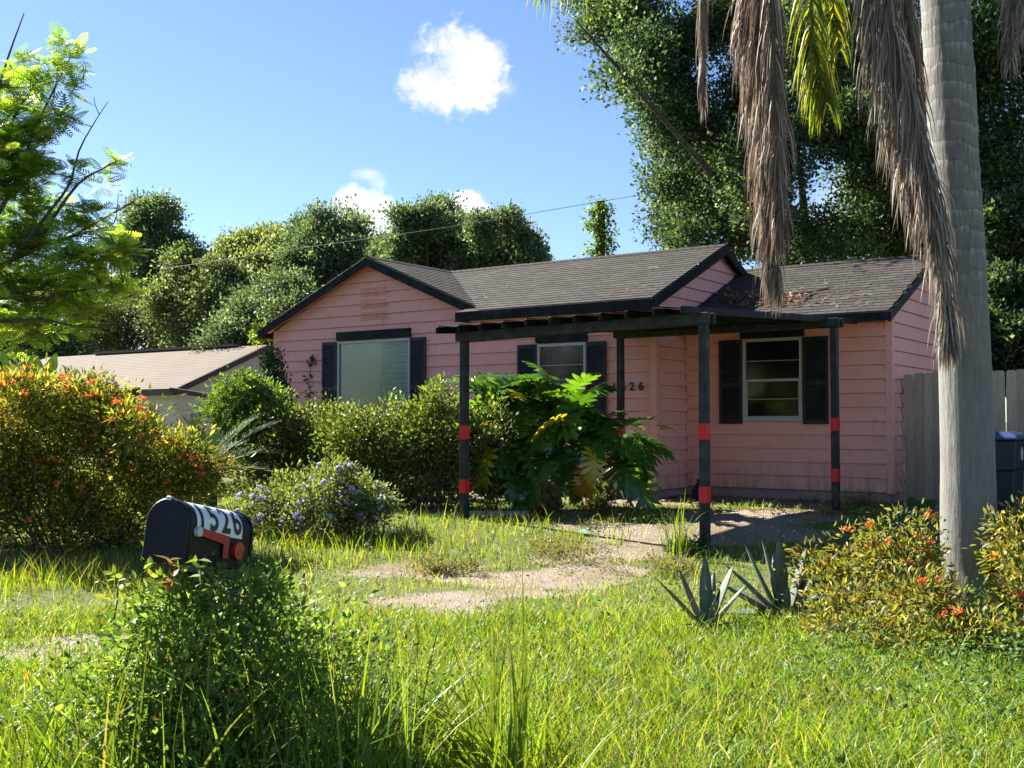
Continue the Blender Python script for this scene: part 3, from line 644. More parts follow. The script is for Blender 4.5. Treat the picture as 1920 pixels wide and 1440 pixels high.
# ================================================================== WHEELED BINS
def bin_(name, label, px, Y, h, w, rz, body_m, lid_m, emblem):
    base = P(px, 800, Y); base.z = float(gz(base.x, base.y)); t = thing(name, label, 'trash bin', base, 'wheeled trash bins by the fence')
    Rm = Matrix.Rotation(rz, 3, 'Z'); T = lambda x, y, z: base + Rm @ Vector((x, y, z))
    def ring(z, wx, wy, yo=0): return [T(-wx, -wy + yo, z), T(wx, -wy + yo, z), T(wx, wy + yo, z), T(-wx, wy + yo, z)]
    mb = MB(); rs = [ring(.07, w * .38, w * .4, .02), ring(.55 * h, w * .43, w * .46), ring(.57 * h, w * .46, w * .5), ring(.90 * h, w * .5, w * .54)]
    vs = [p for r_ in rs for p in r_]; fs = [(0, 1, 2, 3)] + [(4 * k + i, 4 * k + (i + 1) % 4, 4 * k + 4 + (i + 1) % 4, 4 * k + 4 + i) for k in range(3) for i in range(4)] + [(12, 13, 14, 15)]
    mb.add(vs, fs); body = mb.build('body', body_m, t, bevel=.018)
    lid = MB(); l0 = [ring(.90 * h, w * .54, w * .58), ring(.935 * h, w * .55, w * .59), ring(.97 * h, w * .46, w * .5), ring(1.0 * h, w * .32, w * .36)]
    vs = [p for r_ in l0 for p in r_]; lid.add(vs, fs); lid.build('lid', lid_m, t, bevel=.012)
    MB().tube([T(-w * .5, w * .62, .93 * h), T(w * .5, w * .62, .93 * h)], .016, 8).build('handle', body_m, t)
    for sx_ in (-1, 1): MB().tube([T(sx_ * w * .40, w * .42, .12), T(sx_ * w * .5, w * .42, .12)], .12, 16).build('wheel', M_BLACK, t)
    MB().beam(T(-w * .47, -w * .52, .58 * h), T(w * .47, -w * .52, .58 * h), .03, .04).build('grab_bar', body_m, t)
    if emblem:
        e = MB(); n = 18; pts = [T(w * .475 + .012, .02 + .055 * math.cos(2 * math.pi * i / n), .74 * h + .09 * math.sin(2 * math.pi * i / n)) for i in range(n)]
        e.prism(pts, [p - Rm @ Vector((.02, 0, 0)) for p in pts]); e.build('emblem', M_EMB, t)
    return t
M_BIN = mat_plain('navy_plastic', (.012, .018, .035), .45, .45, .2, 5); M_LIDB = mat_plain('blue_lid_plastic', (.03, .05, .12), .35, .5, .15, 5)
M_BING = mat_plain('dark_green_plastic', (.012, .03, .02), .45, .45, .2, 5); M_LIDG = mat_plain('green_lid_plastic', (.02, .16, .07), .35, .5, .15, 5); M_EMB = mat_plain('emblem_print', (.45, .45, .45), .5, .4, .4, 40)
bin_('trash_bin', 'navy wheeled trash bin with blue lid and oval emblem behind palm trunk', 1872, 14.2, 1.09, .56, R(-38), M_BIN, M_LIDB, True)
bin_('trash_bin', 'green lidded wheeled trash bin to the right of the navy one', 1962, 14.5, 1.06, .56, R(-20), M_BING, M_LIDG, False)

# ================================================================== MAILBOX
M_MB = mat_plain('mailbox_black', (.008, .008, .009), .45, .2, .2, 9, (.08, .08, .08), .2, .08)
M_MBD = mat_plain('mailbox_door_navy', (.008, .009, .014), .45, .2, .15, 9, (.06, .06, .07), .15, .05)
M_FLAG = mat_plain('red_flag_metal', (.36, .03, .02), .5, .4, .2, 12); M_RED = mat_plain('red_reflector', (.42, .025, .015), .25, .6, .15, 30); M_WHT = mat_plain('pale_reflector', (.5, .5, .5), .35, .5, .1, 30)
M_LBL = mat_plain('white_number_label', (.68, .72, .74), .4, .4, .05, 9); M_WOOD = mat_plain('old_post_wood', (.14, .10, .07), .9, .2, .35, 5, stretch=(4, 4, .5))
mo = P(307, 1052, 4.12); th = R(17); tilt = R(-10.5)
ax = Vector((math.sin(th) * math.cos(tilt), math.cos(th) * math.cos(tilt), math.sin(tilt)))     # door to back
sd_ = Vector((math.cos(th), -math.sin(th), 0)); upv = sd_.cross(ax).normalized()
MT = lambda s, l, h: mo + sd_ * s + ax * l + upv * h                                       # across, along, up
mbx = thing('mailbox', 'black dome-topped roadside mailbox with white number label 1526 and red flag', 'mailbox', Vector((mo.x + .15, mo.y + .25, 0)))
MW, MH, ML = .086, .145, .475
def prof(gr=0.0, n=14): return [(-MW - gr, 0 - gr)] + [((MW + gr) * -math.cos(math.pi * i / n), MH + (MW + gr) * math.sin(math.pi * i / n)) for i in range(n + 1)] + [(MW + gr, 0 - gr)]
def extr(l0, l1, gr): pr = prof(gr); return [MT(s, l0, h) for s, h in pr], [MT(s, l1, h) for s, h in pr]
bd = MB().prism(*extr(.012, ML, 0)); bd.prism(*extr(ML - .015, ML + .004, .004)); bd.prism(*extr(.012, .03, .004)); body = bd.build('body', M_MB, mbx)
MB().prism(*extr(-.012, .008, .006)).build('door', M_MBD, mbx, bevel=.004)
MB().box(MT(0, -.008, MH + MW + .004), sd_ * .011, ax * .010, upv * .008).build('door_latch', M_WHT, mbx, bevel=.003)
def side_s(h, off):   # point on the skin at height coordinate: flat side up to MH, then round the arch
    if h <= MH: return MW + off, h
    w_ = (h - MH) / MW; return (MW + off) * math.cos(w_), MH + (MW + off) * math.sin(w_)
def skin(l, h, off): s, hh = side_s(h, off); return MT(s, l, hh)
lab = MB(); hs = [MH * .80 + i * (MH * .2 + MW * 1.35) / 14 for i in range(15)]
for i in range(14): lab.prism([skin(.062, hs[i], .0012), skin(.392, hs[i], .0012), skin(.392, hs[i + 1], .0012), skin(.062, hs[i + 1], .0012)], [skin(.062, hs[i], -.001), skin(.392, hs[i], -.001), skin(.392, hs[i + 1], -.001), skin(.062, hs[i + 1], -.001)])
lab_o = lab.build('number_label', M_LBL, mbx)
for i, ch in enumerate('1526'):
    me = text_mesh(ch, .158, .0035); bm = bmesh.new(); bm.from_mesh(me); bmesh.ops.triangulate(bm, faces=bm.faces)
    for _ in range(4): bmesh.ops.subdivide_edges(bm, edges=[e for e in bm.edges if e.calc_length() > .012], cuts=1, use_grid_fill=False); bmesh.ops.triangulate(bm, faces=bm.faces)
    bm.to_mesh(me); bm.free(); co = center_mesh(me)
    hc = hs[0] + .012 - co[:, 1].min(); lc = (.095, .18, .268, .352)[i]
    nv = np.array([list(skin(lc + c[0] * .86, hc + c[1], .003)) for c in co], np.float32); me.vertices.foreach_set('co', nv.ravel()); me.update(); link('digit', me, M_DIGIT, lab_o)
fl = MB().prism([MT(MW + .012, l, h) for l, h in ((.065, .135), (.285, .118), (.285, .03), (.245, .03), (.245, .085), (.065, .105))], [MT(MW + .009, l, h) for l, h in ((.065, .135), (.285, .118), (.285, .03), (.245, .03), (.245, .085), (.065, .105))]).build('flag', M_FLAG, mbx)
def disc(l, h, r_, mat, name):
    n = 20; MB().prism([MT(MW + .017, l + r_ * math.cos(2 * math.pi * i / n), h + r_ * 1.0 * math.sin(2 * math.pi * i / n)) for i in range(n)], [MT(MW, l + r_ * math.cos(2 * math.pi * i / n), h + r_ * math.sin(2 * math.pi * i / n)) for i in range(n)]).build(name, mat, mbx)
disc(.062, .118, .019, M_WHT, 'flag_pivot'); disc(.36, .066, .036, M_RED, 'red_reflector')
pb = Vector((mo.x + ax.x * .24, mo.y + ax.y * .24, 0))
MB().box(MT(0, .24, -.02), sd_ * .075, ax * .2, upv * .012).build('mounting_board', M_WOOD, mbx)
MB().beam(pb + Zv * -.1, MT(0, .24, -.03), .09, .09, (1, 0, 0)).build('post', M_WOOD, mbx)

# ================================================================== NEIGHBOUR HOUSE
M_CREAM = mat_plain('cream_siding', (.55, .52, .44), .6, .3, .06, 3, objvar=.03); M_BRN = mat_plain('brown_trim', (.05, .03, .028), .5, .3, .15, 5); M_NROOF = mat_plain('tan_shingle_roof', (.145, .118, .096), .9, .2, .12, 1.2, (.12, .096, .086), .06, .3, (1, 1, 1))
E = P(328, 729, 34); Wd = 3.77
def N(a, v, z): return Vector((E.x, E.y, 0)) + a * U + v * Vd + Zv * z
ze = E.z; zr = P(500, 647, E.y + Wd * .8206).z; sl = (zr - ze) / Wd
nb = thing('neighbour_house', 'low cream sided house with tan shingle roof beyond the flowering bush', 'house', N(-6, 2, .3))
MB().prism(*slab([N(0, 0, ze), N(0, Wd, zr), N(-12.8, Wd, zr), N(-14.6, 0, ze)], .08)).build('roof', M_NROOF, nb)
MB().prism(*slab([N(0, Wd, zr), N(0, 2 * Wd, ze), N(-14.6, 2 * Wd, ze), N(-12.8, Wd, zr)], .08)).build('roof', M_NROOF, nb)
for i in range(24):                                                 # course lines of the roof as thin laps
    t0 = i / 24; p0, p1 = N(0, 0, ze).lerp(N(0, Wd, zr), t0), N(-14.6, 0, ze).lerp(N(-12.8, Wd, zr), t0); dn = Vector((-Vd.x * sl, -Vd.y * sl, 1)).normalized(); up_ = Vector((Vd.x, Vd.y, sl)).normalized() * .18
    MB().prism([p0 + dn * .013, p1 + dn * .013, p1 + up_ + dn * .008, p0 + up_ + dn * .008], [p0 + dn * .004, p1 + dn * .004, p1 + up_ + dn * .004, p0 + up_ + dn * .004]).build('shingle_course', M_NROOF, nb)
MB().beam(N(-1.5, Wd, zr + .06), N(-9.6, Wd, zr + .06), .3, .09).build('ridge_vent', M_NROOF, nb)
wl = MB().prism([N(-.3, .35, .2), N(-14.2, .35, .2), N(-14.2, .35, ze - .02), N(-.3, .35, ze - .02)], [N(-.3, 7.2, .2), N(-14.2, 7.2, .2), N(-14.2, 7.2, ze), N(-.3, 7.2, ze)]).build('wall', M_CREAM, nb)
MB().prism([N(-.3, .35, ze - .05), N(-.3, 7.2, ze - .05), N(-.3, Wd, zr - .12)], [N(-.6, .35, ze - .05), N(-.6, 7.2, ze - .05), N(-.6, Wd, zr - .12)]).build('wall', M_CREAM, nb)
board_set(wl, lambda s, z: N(-.28, s, z), U, lambda z: ((.35, 7.2) if z < ze else (Wd - (zr - .1 - z) / sl, Wd + (zr - .1 - z) / sl)), .5, zr - .14, .17, mat=M_CREAM)
board_set(wl, lambda s, z: N(s, .33, z), -Vd, lambda z: (-9, -.3), .5, ze - .12, .17, [(-2.6, -1.2, 1.18, 2.03), (-5.2, -3.4, 1.18, 2.03)], mat=M_CREAM)
for (a, c, h) in ((N(.02, -.02, ze), N(.02, Wd, zr), .2), (N(.02, Wd, zr), N(.02, 2 * Wd, ze), .2)):
    MB().prism([a + U * .03, c + U * .03, c + U * .03 - Zv * h, a + U * .03 - Zv * h], [a, c, c - Zv * h, a - Zv * h]).build('fascia', M_BRN, nb)
MB().box(N(-7.3, -.03, ze - .1), U * 7.3, Vd * .03, Zv * .1).build('fascia', M_BRN, nb)
MB().box(N(-7.3, .17, ze - .17), U * 7.0, Vd * .18, Zv * .015).build('soffit', M_CREAM, nb)
# porch shelter at its right end
MB().beam(P(322, 731, 33.6), P(425, 748, 33.2), .3, .14).beam(P(420, 748, 33.2), P(500, 712, 34.6), .3, .16).build('porch_fascia', M_BRN, nb)
for s0_, s1_ in ((-2.6, -1.2), (-5.2, -3.4)):
    w_ = MB().box(N((s0_ + s1_) / 2, .33, 1.65), U * (s1_ - s0_) / 2, Vd * .04, Zv * .45).build('window', M_FRAME, nb)
    MB().box(N((s0_ + s1_) / 2, .285, 1.65), U * ((s1_ - s0_) / 2 - .06), Vd * .006, Zv * .39).build('pane', M_GLASS2, w_)
MB().box(N(-3, -1.6, 1.52), U * 3.2, Vd * .03, Zv * .05).build('porch_rail', M_WHT, nb)
# second far roof at the frame's left edge
e2 = P(-60, 704, 52); fh = thing('far_house', 'far grey roofed house at the left edge of the photo', 'house', (e2.x, e2.y, .3))
N2 = lambda a, v, z: Vector((e2.x, e2.y, 0)) + a * U + v * Vd + Zv * z
z2 = e2.z; MB().prism(*slab([N2(3.2, 0, z2), N2(2.3, 3.2, z2 + 1.05), N2(-7, 3.2, z2 + 1.05), N2(-8, 0, z2)], .1)).build('roof', M_NROOF, fh)
MB().prism(*slab([N2(3.2, 0, z2), N2(3.2, 6.4, z2), N2(2.3, 3.2, z2 + 1.05)], .1)).build('roof', M_NROOF, fh)
MB().prism([N2(-7.6, .4, .2), N2(2.8, .4, .2), N2(2.8, .4, z2), N2(-7.6, .4, z2)], [N2(-7.6, 6, .2), N2(2.8, 6, .2), N2(2.8, 6, z2), N2(-7.6, 6, z2)]).build('wall', M_CREAM, fh)
MB().box(N2(-2.4, -.03, z2 - .08), U * 5.6, Vd * .03, Zv * .1).build('fascia', M_BRN, fh)

# ================================================================== VINE-COVERED POLE AND WIRE
pp = P(1125, 378, 30); pole = thing('vine_covered_pole', 'utility pole wrapped in hanging vines behind the pink roof', 'utility pole', (pp.x, pp.y, .3))
MB().tube([(pp.x, pp.y, .2), (pp.x, pp.y, pp.z)], [.17, .13], 10).build('pole', M_BARK, pole)
vb = [(pp.x + rng.normal(0, .12), pp.y + rng.normal(0, .12), pp.z - .1 - i * .16, .27 + .05 * math.sin(i * 2.1), .3, .2) for i in range(14)]
vv, vf, vc, _ = clumps(vb, 300, 9, .22, .1, MID + [((.16, .1, .05), .7)], up=-.3, out=.35, shell=.5, droop=.4)
tag(link('vine', npmesh('vine', vv, vf, vc), M_FAR, pole), kind='stuff')
wp = [P(300, 505, 34), P(545, 468, 33), P(800, 432, 31.5), P(960, 406, 30.7), Vector(pp), P(1200, 365, 29.3), P(1420, 322, 28.2)]
tag(MB().tube([tuple(x) for x in spline(wp, 60)], .009, 5).build('power_line', mat_plain('wire', (.05, .052, .055), .5, .4, .1)), 'thin grey overhead wire running behind the pink house roof', 'power line')
# ================================================================== BACKGROUND TREES
def px_blobs(lst, Y, dY=1.0, squash=.85):
    """(px, py, radius px[, dy]) -> ellipsoids at depth Y"""
    o = []
    for t in lst:
        yy = Y + (t[3] if len(t) > 3 else rng.normal(0, dY)); c = P(t[0], t[1], yy); r_ = t[2] * yy / FPX; o.append((c.x, c.y, c.z, r_, r_ * .9, r_ * squash))
    return o
def tree(name, label, base, blobs, ncl, per, csize, lsize, pal, mat, gap=.12, up=.35, tr=.22, shell=.45, group=None, limbs=10, tmpl=L3, droop=0.0, rand=.8):
    t = thing(name, label, 'tree', base, group); big = list(blobs); blobs = []
    for b_ in big:                                                  # every lobe is a core with leaf masses on its boughs
        blobs.append((b_[0], b_[1], b_[2], b_[3] * .62, b_[4] * .62, b_[5] * .62))
        for _ in range(13):
            w_ = norm(rng.normal(0, 1, 3) + np.array([0, 0, .25])); k_ = .2 + .2 * rng.random(); f_ = .62 + .33 * rng.random()
            blobs.append((b_[0] + w_[0] * b_[3] * f_, b_[1] + w_[1] * b_[4] * f_, b_[2] + w_[2] * b_[5] * f_, b_[3] * k_, b_[4] * k_, b_[5] * k_ * .85))
    bc = np.array([b_[:3] for b_ in big]); top = Vector(bc.mean(0)); tl = []
    mid = Vector(base) * .45 + top * .55; tl.append(([tuple(Vector(base) - Zv * .3), tuple(Vector(base).lerp(mid, .5) + Vector((.15, .1, 0))), tuple(mid), tuple(top)], [tr * 1.25, tr, tr * .75, tr * .3], 8))
    for i in range(min(limbs, len(big))):
        c = Vector(bc[i % len(bc)]); st = Vector(base).lerp(mid, .75 + .25 * rng.random()); k1 = st.lerp(c, .5) + Vector((0, 0, .25 * (c - st).length * .3)) + Vector(rng.normal(0, .2, 3))
        tl.append(([tuple(st), tuple(k1), tuple(c), tuple(c + (c - k1) * .4)], [tr * .55, tr * .38, tr * .2, tr * .06], 6))
    ncl = int(ncl * 1.6)
    V, F, C = tubes_arrays(tl, (1, 1, 1)); link('trunk', npmesh('trunk', V, F, None, True), M_BARK, t)
    v, f, c, _ = clumps(blobs, ncl, per, csize * .95, lsize, pal, up=up, cj=.38, gap=gap, shell=shell, tmpl=tmpl, droop=droop, rand=rand)
    tag(link('crown', npmesh('crown', v, f, c), mat, t), kind='stuff')
    return t
def gbase(px, Y): p = P(px, 800, Y); return Vector((p.x, p.y, .3))
BT = 'trees behind the houses'
PAL_D = [((.04, .064, .042), 3), ((.065, .095, .056), 3), ((.10, .135, .075), 2)]  # far greens paled and greyed: distance haze is put into the leaf colours
PAL_M = [((.045, .07, .033), 3), ((.078, .11, .05), 3), ((.12, .15, .07), 2), ((.14, .13, .07), .4)]
PAL_L = [((.075, .10, .045), 3), ((.12, .145, .06), 3), ((.17, .19, .085), 1.6)]
tree('background_tree', 'tall thin bluish green tree with see-through crown at far left', gbase(275, 50), px_blobs([(300, 405, 34), (270, 440, 44), (315, 470, 34), (245, 500, 46), (290, 530, 46), (262, 395, 18), (318, 408, 22)], 50), 713, 36, 0.68, 0.187, PAL_D, M_FAR, .2, group=BT)
tree('background_tree', 'rounded bushy olive green tree above the tan roof', gbase(200, 53), px_blobs([(165, 590, 60), (230, 560, 60), (300, 590, 60), (170, 640, 60), (260, 640, 60), (215, 610, 60), (330, 640, 50), (350, 600, 50), (120, 560, 50), (280, 520, 34)], 53), 1035, 36, 0.66, 0.156, PAL_M, M_FAR, .1, group=BT)
tree('background_tree', 'dense mid green tree with two humps left of the pink gable', gbase(390, 46), px_blobs([(345, 500, 40), (370, 540, 55), (330, 560, 50), (400, 570, 55), (440, 590, 55), (370, 620, 60), (450, 640, 55), (420, 520, 40), (300, 600, 50), (460, 540, 40)], 46), 1035, 36, 0.66, 0.156, PAL_M, M_FAR, .1, group=BT)
tree('background_tree', 'pale yellow green tree with upright feathery shoots', gbase(480, 52), px_blobs([(470, 470, 32), (440, 500, 42), (500, 480, 42), (530, 470, 30), (480, 530, 55), (420, 540, 40), (540, 520, 50), (500, 455, 24)], 52), 1035, 36, 0.77, 0.187, PAL_L, M_FAR, .15, up=.9, group=BT)
tree('background_tree', 'dark green tree with pointed tops behind the gable peak', gbase(620, 48), px_blobs([(600, 430, 27), (575, 460, 31), (640, 440, 31), (660, 465, 33), (600, 490, 39), (650, 510, 39), (620, 415, 16), (560, 500, 31), (560, 560, 39), (690, 490, 23)], 48, 1.0, 1.75), 1035, 36, 0.66, 0.172, PAL_D, M_FAR, .12, up=.6, group=BT)
tree('background_tree', 'dark evergreen tree in shade beside the pink gable', gbase(500, 40), px_blobs([(470, 590, 50), (530, 560, 50), (500, 620, 55), (560, 600, 50), (430, 640, 45), (540, 640, 50)], 40), 804, 36, 0.61, 0.140, PAL_D, M_FAR, .08, group=BT)
tree('background_tree', 'big dark evergreen with several conical tops above the roof valley', gbase(790, 42), px_blobs([(760, 429, 27), (750, 464, 31), (800, 419, 23), (825, 409, 20), (830, 444, 33), (790, 484, 39), (745, 514, 33), (850, 494, 33), (870, 454, 27), (870, 429, 14), (740, 539, 31), (800, 534, 31), (860, 534, 31), (720, 494, 20), (780, 449, 19), (845, 424, 12)], 42, 1.0, 1.75), 1724, 36, 0.55, 0.148, PAL_D, M_FAR, .1, up=.7, group=BT)
tree('background_tree', 'dark green tree with jagged outline right of the big evergreen', gbase(945, 40), px_blobs([(900, 464, 28), (940, 449, 25), (952, 424, 14), (985, 474, 23), (930, 494, 36), (985, 504, 27), (890, 504, 31), (1000, 524, 16), (1010, 544, 11), (905, 439, 17), (920, 539, 31), (980, 539, 25), (965, 444, 14), (1000, 499, 16)], 40, 1.0, 1.75), 1494, 36, 0.53, 0.140, PAL_D, M_FAR, .1, up=.7, group=BT)
tree('background_tree', 'low light green sapling tops behind the roof valley', gbase(725, 58), px_blobs([(700, 480, 24), (725, 470, 22), (745, 485, 22), (860, 500, 18)], 58), 260, 30, .6, .24, PAL_M, M_FAR, .1, group=BT)
tree('background_tree', 'deep shaded tree at the left edge above the far roof', gbase(40, 56), px_blobs([(30, 620, 70), (90, 640, 60), (-40, 640, 80), (40, 560, 50), (120, 660, 50), (-60, 560, 90)], 56), 800, 34, .8, .26, PAL_D, M_FAR, .05, group=BT)
# big oak behind the house on the right
PAL_OAK = [((.018, .036, .018), 3), ((.032, .056, .026), 3), ((.06, .09, .042), 1.8), ((.12, .15, .08), .8)]
oakb = px_blobs([(1110, -40, 60), (1130, 40, 52), (1200, 20, 80), (1190, 110, 60), (1170, 140, 34), (1265, 150, 80), (1240, 230, 55), (1262, 290, 52), (1255, 345, 48), (1290, 390, 60), (1262, 430, 44), (1300, 460, 50), (1330, 250, 75), (1330, 80, 90), (1350, 360, 80), (1420, 440, 70), (1420, 160, 90),
                 (1440, 300, 80), (1530, 60, 110), (1540, 220, 85), (1640, 120, 120), (1660, 300, 80), (1640, 460, 44), (1480, 470, 30), (1560, 475, 34), (1600, 470, 50), (1520, 440, 50), (1690, 400, 60), (1640, 390, 55), (1590, 420, 40), (1620, 340, 50), (1430, 380, 70), (1600, 240, 60), (1700, 470, 50), (1760, 220, 130), (1740, 420, 70), (1860, 120, 140), (1890, 330, 120), (1860, 480, 80), (1950, 480, 110), (1400, -80, 140), (1650, -90, 150), (1880, -60, 150)], 27, 1.6, .9)
tree('oak_tree', 'huge dark spreading broadleaf tree towering behind the right half of the house', gbase(1560, 28), oakb, 6300, 38, .6, .12, PAL_OAK, M_FAR, .08, tr=.2, shell=.15, limbs=5, up=.3)
tree('shade_tree', 'shaded leafy tree filling the gap above the fence at right', gbase(1900, 21), px_blobs([(1880, 560, 60), (1930, 540, 70), (1880, 640, 50), (1940, 640, 70), (1860, 600, 40), (1900, 690, 40), (1990, 600, 80), (1870, 430, 60), (1940, 420, 80)], 21, .7), 1500, 34, .4, .12, PAL_OAK, M_FAR, .06, tr=.2)
# trees along the street to the left: the picture window mirrors them
for i, (x_, y_, h_, lab) in enumerate(((-27, 10, 7.5, 'broad street tree left of the frame, mirrored in the picture window'), (-34, -3, 11, 'taller street tree left of the frame beyond the nearer one'), (-24, -4, 8, 'street tree left of the camera mirrored in the wing window'), (-38, 7, 9, 'farther street tree left of the frame mirrored in the small window'), (-29, 3, 6, 'low bushy street tree between the taller street trees'))):
    bl = [(x_ + rng.normal(0, 1.6), y_ + rng.normal(0, 1.6), h_ * (.12 + .8 * rng.random()), 1.9, 1.9, 1.5) for _ in range(14)]
    tree('street_tree', lab, Vector((x_, y_, 0)), bl, 320, 26, 1.3, .42, PAL_M, M_FAR, .05)

# ================================================================== FEATHERY TREE AT THE LEFT EDGE
def bipinnate(npair=7):
    V, F = [], []
    for i in range(npair):
        t = .18 + .8 * i / (npair - 1); ln = .42 * (1 - .75 * abs(t - .45)) * (1 if t < .9 else .7)
        for s_ in (-1, 1):
            b0 = len(V); dx, dy = s_ * math.sin(R(62)), math.cos(R(62)); w = .046
            for j, (q_, ww) in enumerate(((0, .3), (.5, 1), (1, .15))):
                cx, cy, cz = dx * ln * q_, t + dy * ln * q_, -.10 * t * t - .16 * (ln * q_) ** 1.5
                V += [(cx - dy * w * ww * s_, cy + abs(dx) * w * ww, cz), (cx + dy * w * ww * s_, cy - abs(dx) * w * ww, cz)]
            F += [(b0, b0 + 1, b0 + 3, b0 + 2), (b0 + 2, b0 + 3, b0 + 5, b0 + 4)]
    return np.array(V, float), np.array(F)
BIP = bipinnate()
PAL_F = [((.13, .20, .035), 3), ((.18, .25, .045), 3), ((.25, .29, .07), 1.8), ((.09, .15, .03), 1.5)]
fl_base = Vector((-15.5, 25.5, .3)); ft = thing('feathery_tree', 'sunlit tree with feathery fern-like leaves and bare twigs at the left edge', 'tree', fl_base)
FY = 24.0
limbs_px = [([(-190, 700), (-120, 560), (-30, 515), (60, 470), (130, 445), (250, 378)], 17.4, .10), ([(-120, 560), (-60, 380), (5, 140), (45, 25)], 17.8, .06), ([(-60, 500), (30, 340), (60, 255), (100, 170), (130, 112)], 17.2, .06),
            ([(20, 490), (90, 400), (130, 345), (150, 278), (186, 215)], 17.0, .05), ([(60, 470), (140, 352), (195, 315), (222, 300)], 17.1, .045), ([(-120, 560), (-20, 600), (80, 600), (160, 615), (215, 605)], 16.6, .05),
            ([(-30, 515), (60, 560), (150, 545), (230, 530)], 16.8, .05), ([(130, 445), (185, 430), (215, 415), (222, 362)], 17.2, .03), ([(-60, 380), (10, 250), (50, 180), (78, 142)], 17.6, .04), ([(-120, 560), (-60, 620), (0, 660), (60, 640)], 16.4, .05),
            ([(250, 378), (262, 395), (240, 420)], 17.3, .02), ([(130, 180), (150, 155), (172, 165)], 17.1, .012), ([(186, 215), (178, 195), (176, 182)], 17.0, .012), ([(186, 215), (196, 200), (203, 190)], 17.0, .012), ([(100, 238), (130, 195), (145, 200)], 17.1, .015), ([(97, 200), (108, 130), (92, 98)], 17.2, .016)]
tl, tips = [((tuple(fl_base - Zv * .3), tuple(fl_base.lerp(P(-190, 700, 24.2), .6)), tuple(P(-190, 700, 24.0)), tuple(P(-120, 560, 24.0))), [.26, .2, .16, .11], 8)], []
for pts, Y_, r0 in limbs_px:
    c = spline([P(x_, y_, Y_ + 6.7 + rng.normal(0, .12)) for x_, y_ in pts], 12); tl.append(([tuple(p) for p in c], list(np.linspace(r0 * .95, max(.007, r0 * .2), 12)), 6))
    for k in range(3, 12): tips.append((c[k], norm(c[k] - c[k - 1])))
V, F, C = tubes_arrays(tl, (1, 1, 1)); link('trunk', npmesh('trunk', V, F, None, True), M_BARK, ft)
tuft = []
fb = px_blobs([(20, 170, 42), (35, 225, 55), (10, 300, 70), (60, 330, 46), (20, 400, 60), (85, 410, 50), (60, 470, 55), (130, 440, 40), (175, 410, 36), (200, 440, 34), (150, 500, 48), (215, 480, 34), (205, 540, 38), (100, 545, 55), (20, 560, 60), (30, 620, 40), (160, 590, 36), (232, 545, 22), (90, 600, 40), (0, 650, 28), (-60, 300, 90), (-70, 480, 100),
               (120, 100, 24), (145, 112, 24), (92, 100, 14), (105, 135, 14), (128, 165, 14), (45, 128, 22), (90, 225, 24), (118, 225, 22), (60, 150, 16), (70, 290, 24), (140, 320, 18), (185, 325, 14), (215, 305, 16), (190, 345, 10), (75, 170, 14)], 24.0, .6, .8)
vis = np.array([b_[3] for b_ in fb]); nt_ = 900; pts_, q_ = blob_points(fb, nt_, .2)
per = 6; N = nt_ * per; ci = np.repeat(np.arange(nt_), per); az = rng.random(N) * 6.28; el = rng.normal(.15, .35, N)
d = np.stack([np.cos(az) * np.cos(el), np.sin(az) * np.cos(el), np.sin(el)], 1) + q_[ci] * .4
v, f, c = leaves(pts_[ci] + rng.normal(0, .05, (N, 3)), d, np.array([0, 0, 1.0]) + rng.normal(0, .25, (N, 3)), .37 * (.6 + .7 * rng.random(N)), palette(N, PAL_F, .22) * np.repeat((1 + .2 * rng.standard_normal(nt_)).clip(.5, 1.6), per)[:, None], BIP)
tag(link('foliage', npmesh('foliage', v, f, c), M_FEATHER, ft), kind='stuff')
sp = [([tuple(pts_[i]), tuple((pts_[i] + tips[j][0]) / 2 + rng.normal(0, .06, 3)), tuple(tips[j][0])], [.006, .01, .014], 4) for i in range(0, nt_, 4) for j in [int(np.argmin([np.sum((pts_[i] - t_[0]) ** 2) for t_ in tips]))]]
V, F, C = tubes_arrays(sp, (1, 1, 1)); tag(link('twigs', npmesh('twigs', V, F), M_TWIG, ft), kind='stuff')

# ================================================================== SHRUBS
def shrub(name, label, cat, base, blobs, ncl, per, csize, lsize, pal, mat, tmpl=L6, gap=.1, stems=14, up=.35, shell=.35, out_=.5, rand=.8, group=None, jit=.22, sr=.014, zmin=None, cj=.22):
    t = thing(name, label, cat, base, group)
    v, f, c, cen = clumps(blobs, ncl, per, csize, lsize, pal, up=up, gap=gap, shell=shell, tmpl=tmpl, out=out_, rand=rand, jit=jit, zmin=zmin, cj=cj)
    tag(link('foliage', npmesh('foliage', v, f, c), mat, t), kind='stuff')
    tl = []; B_c = np.array([b_[:3] for b_ in blobs])
    for i in range(stems):
        e = cen[rng.integers(len(cen))]; foot = np.array([base[0], base[1], base[2]]) * .6 + np.array([e[0], e[1], base[2]]) * .4 + np.array([rng.normal(0, .08), rng.normal(0, .08), -.05])
        m_ = (foot + e) / 2 + np.array([rng.normal(0, .07), rng.normal(0, .07), .1]); tl.append(([tuple(p) for p in spline([foot, m_, e], 6)], list(np.linspace(sr, sr * .35, 6)), 5))
    if tl: V, F, C = tubes_arrays(tl, (1, 1, 1)); tag(link('stems', npmesh('stems', V, F, None, True), M_TWIG, t), kind='stuff')
    return t, cen
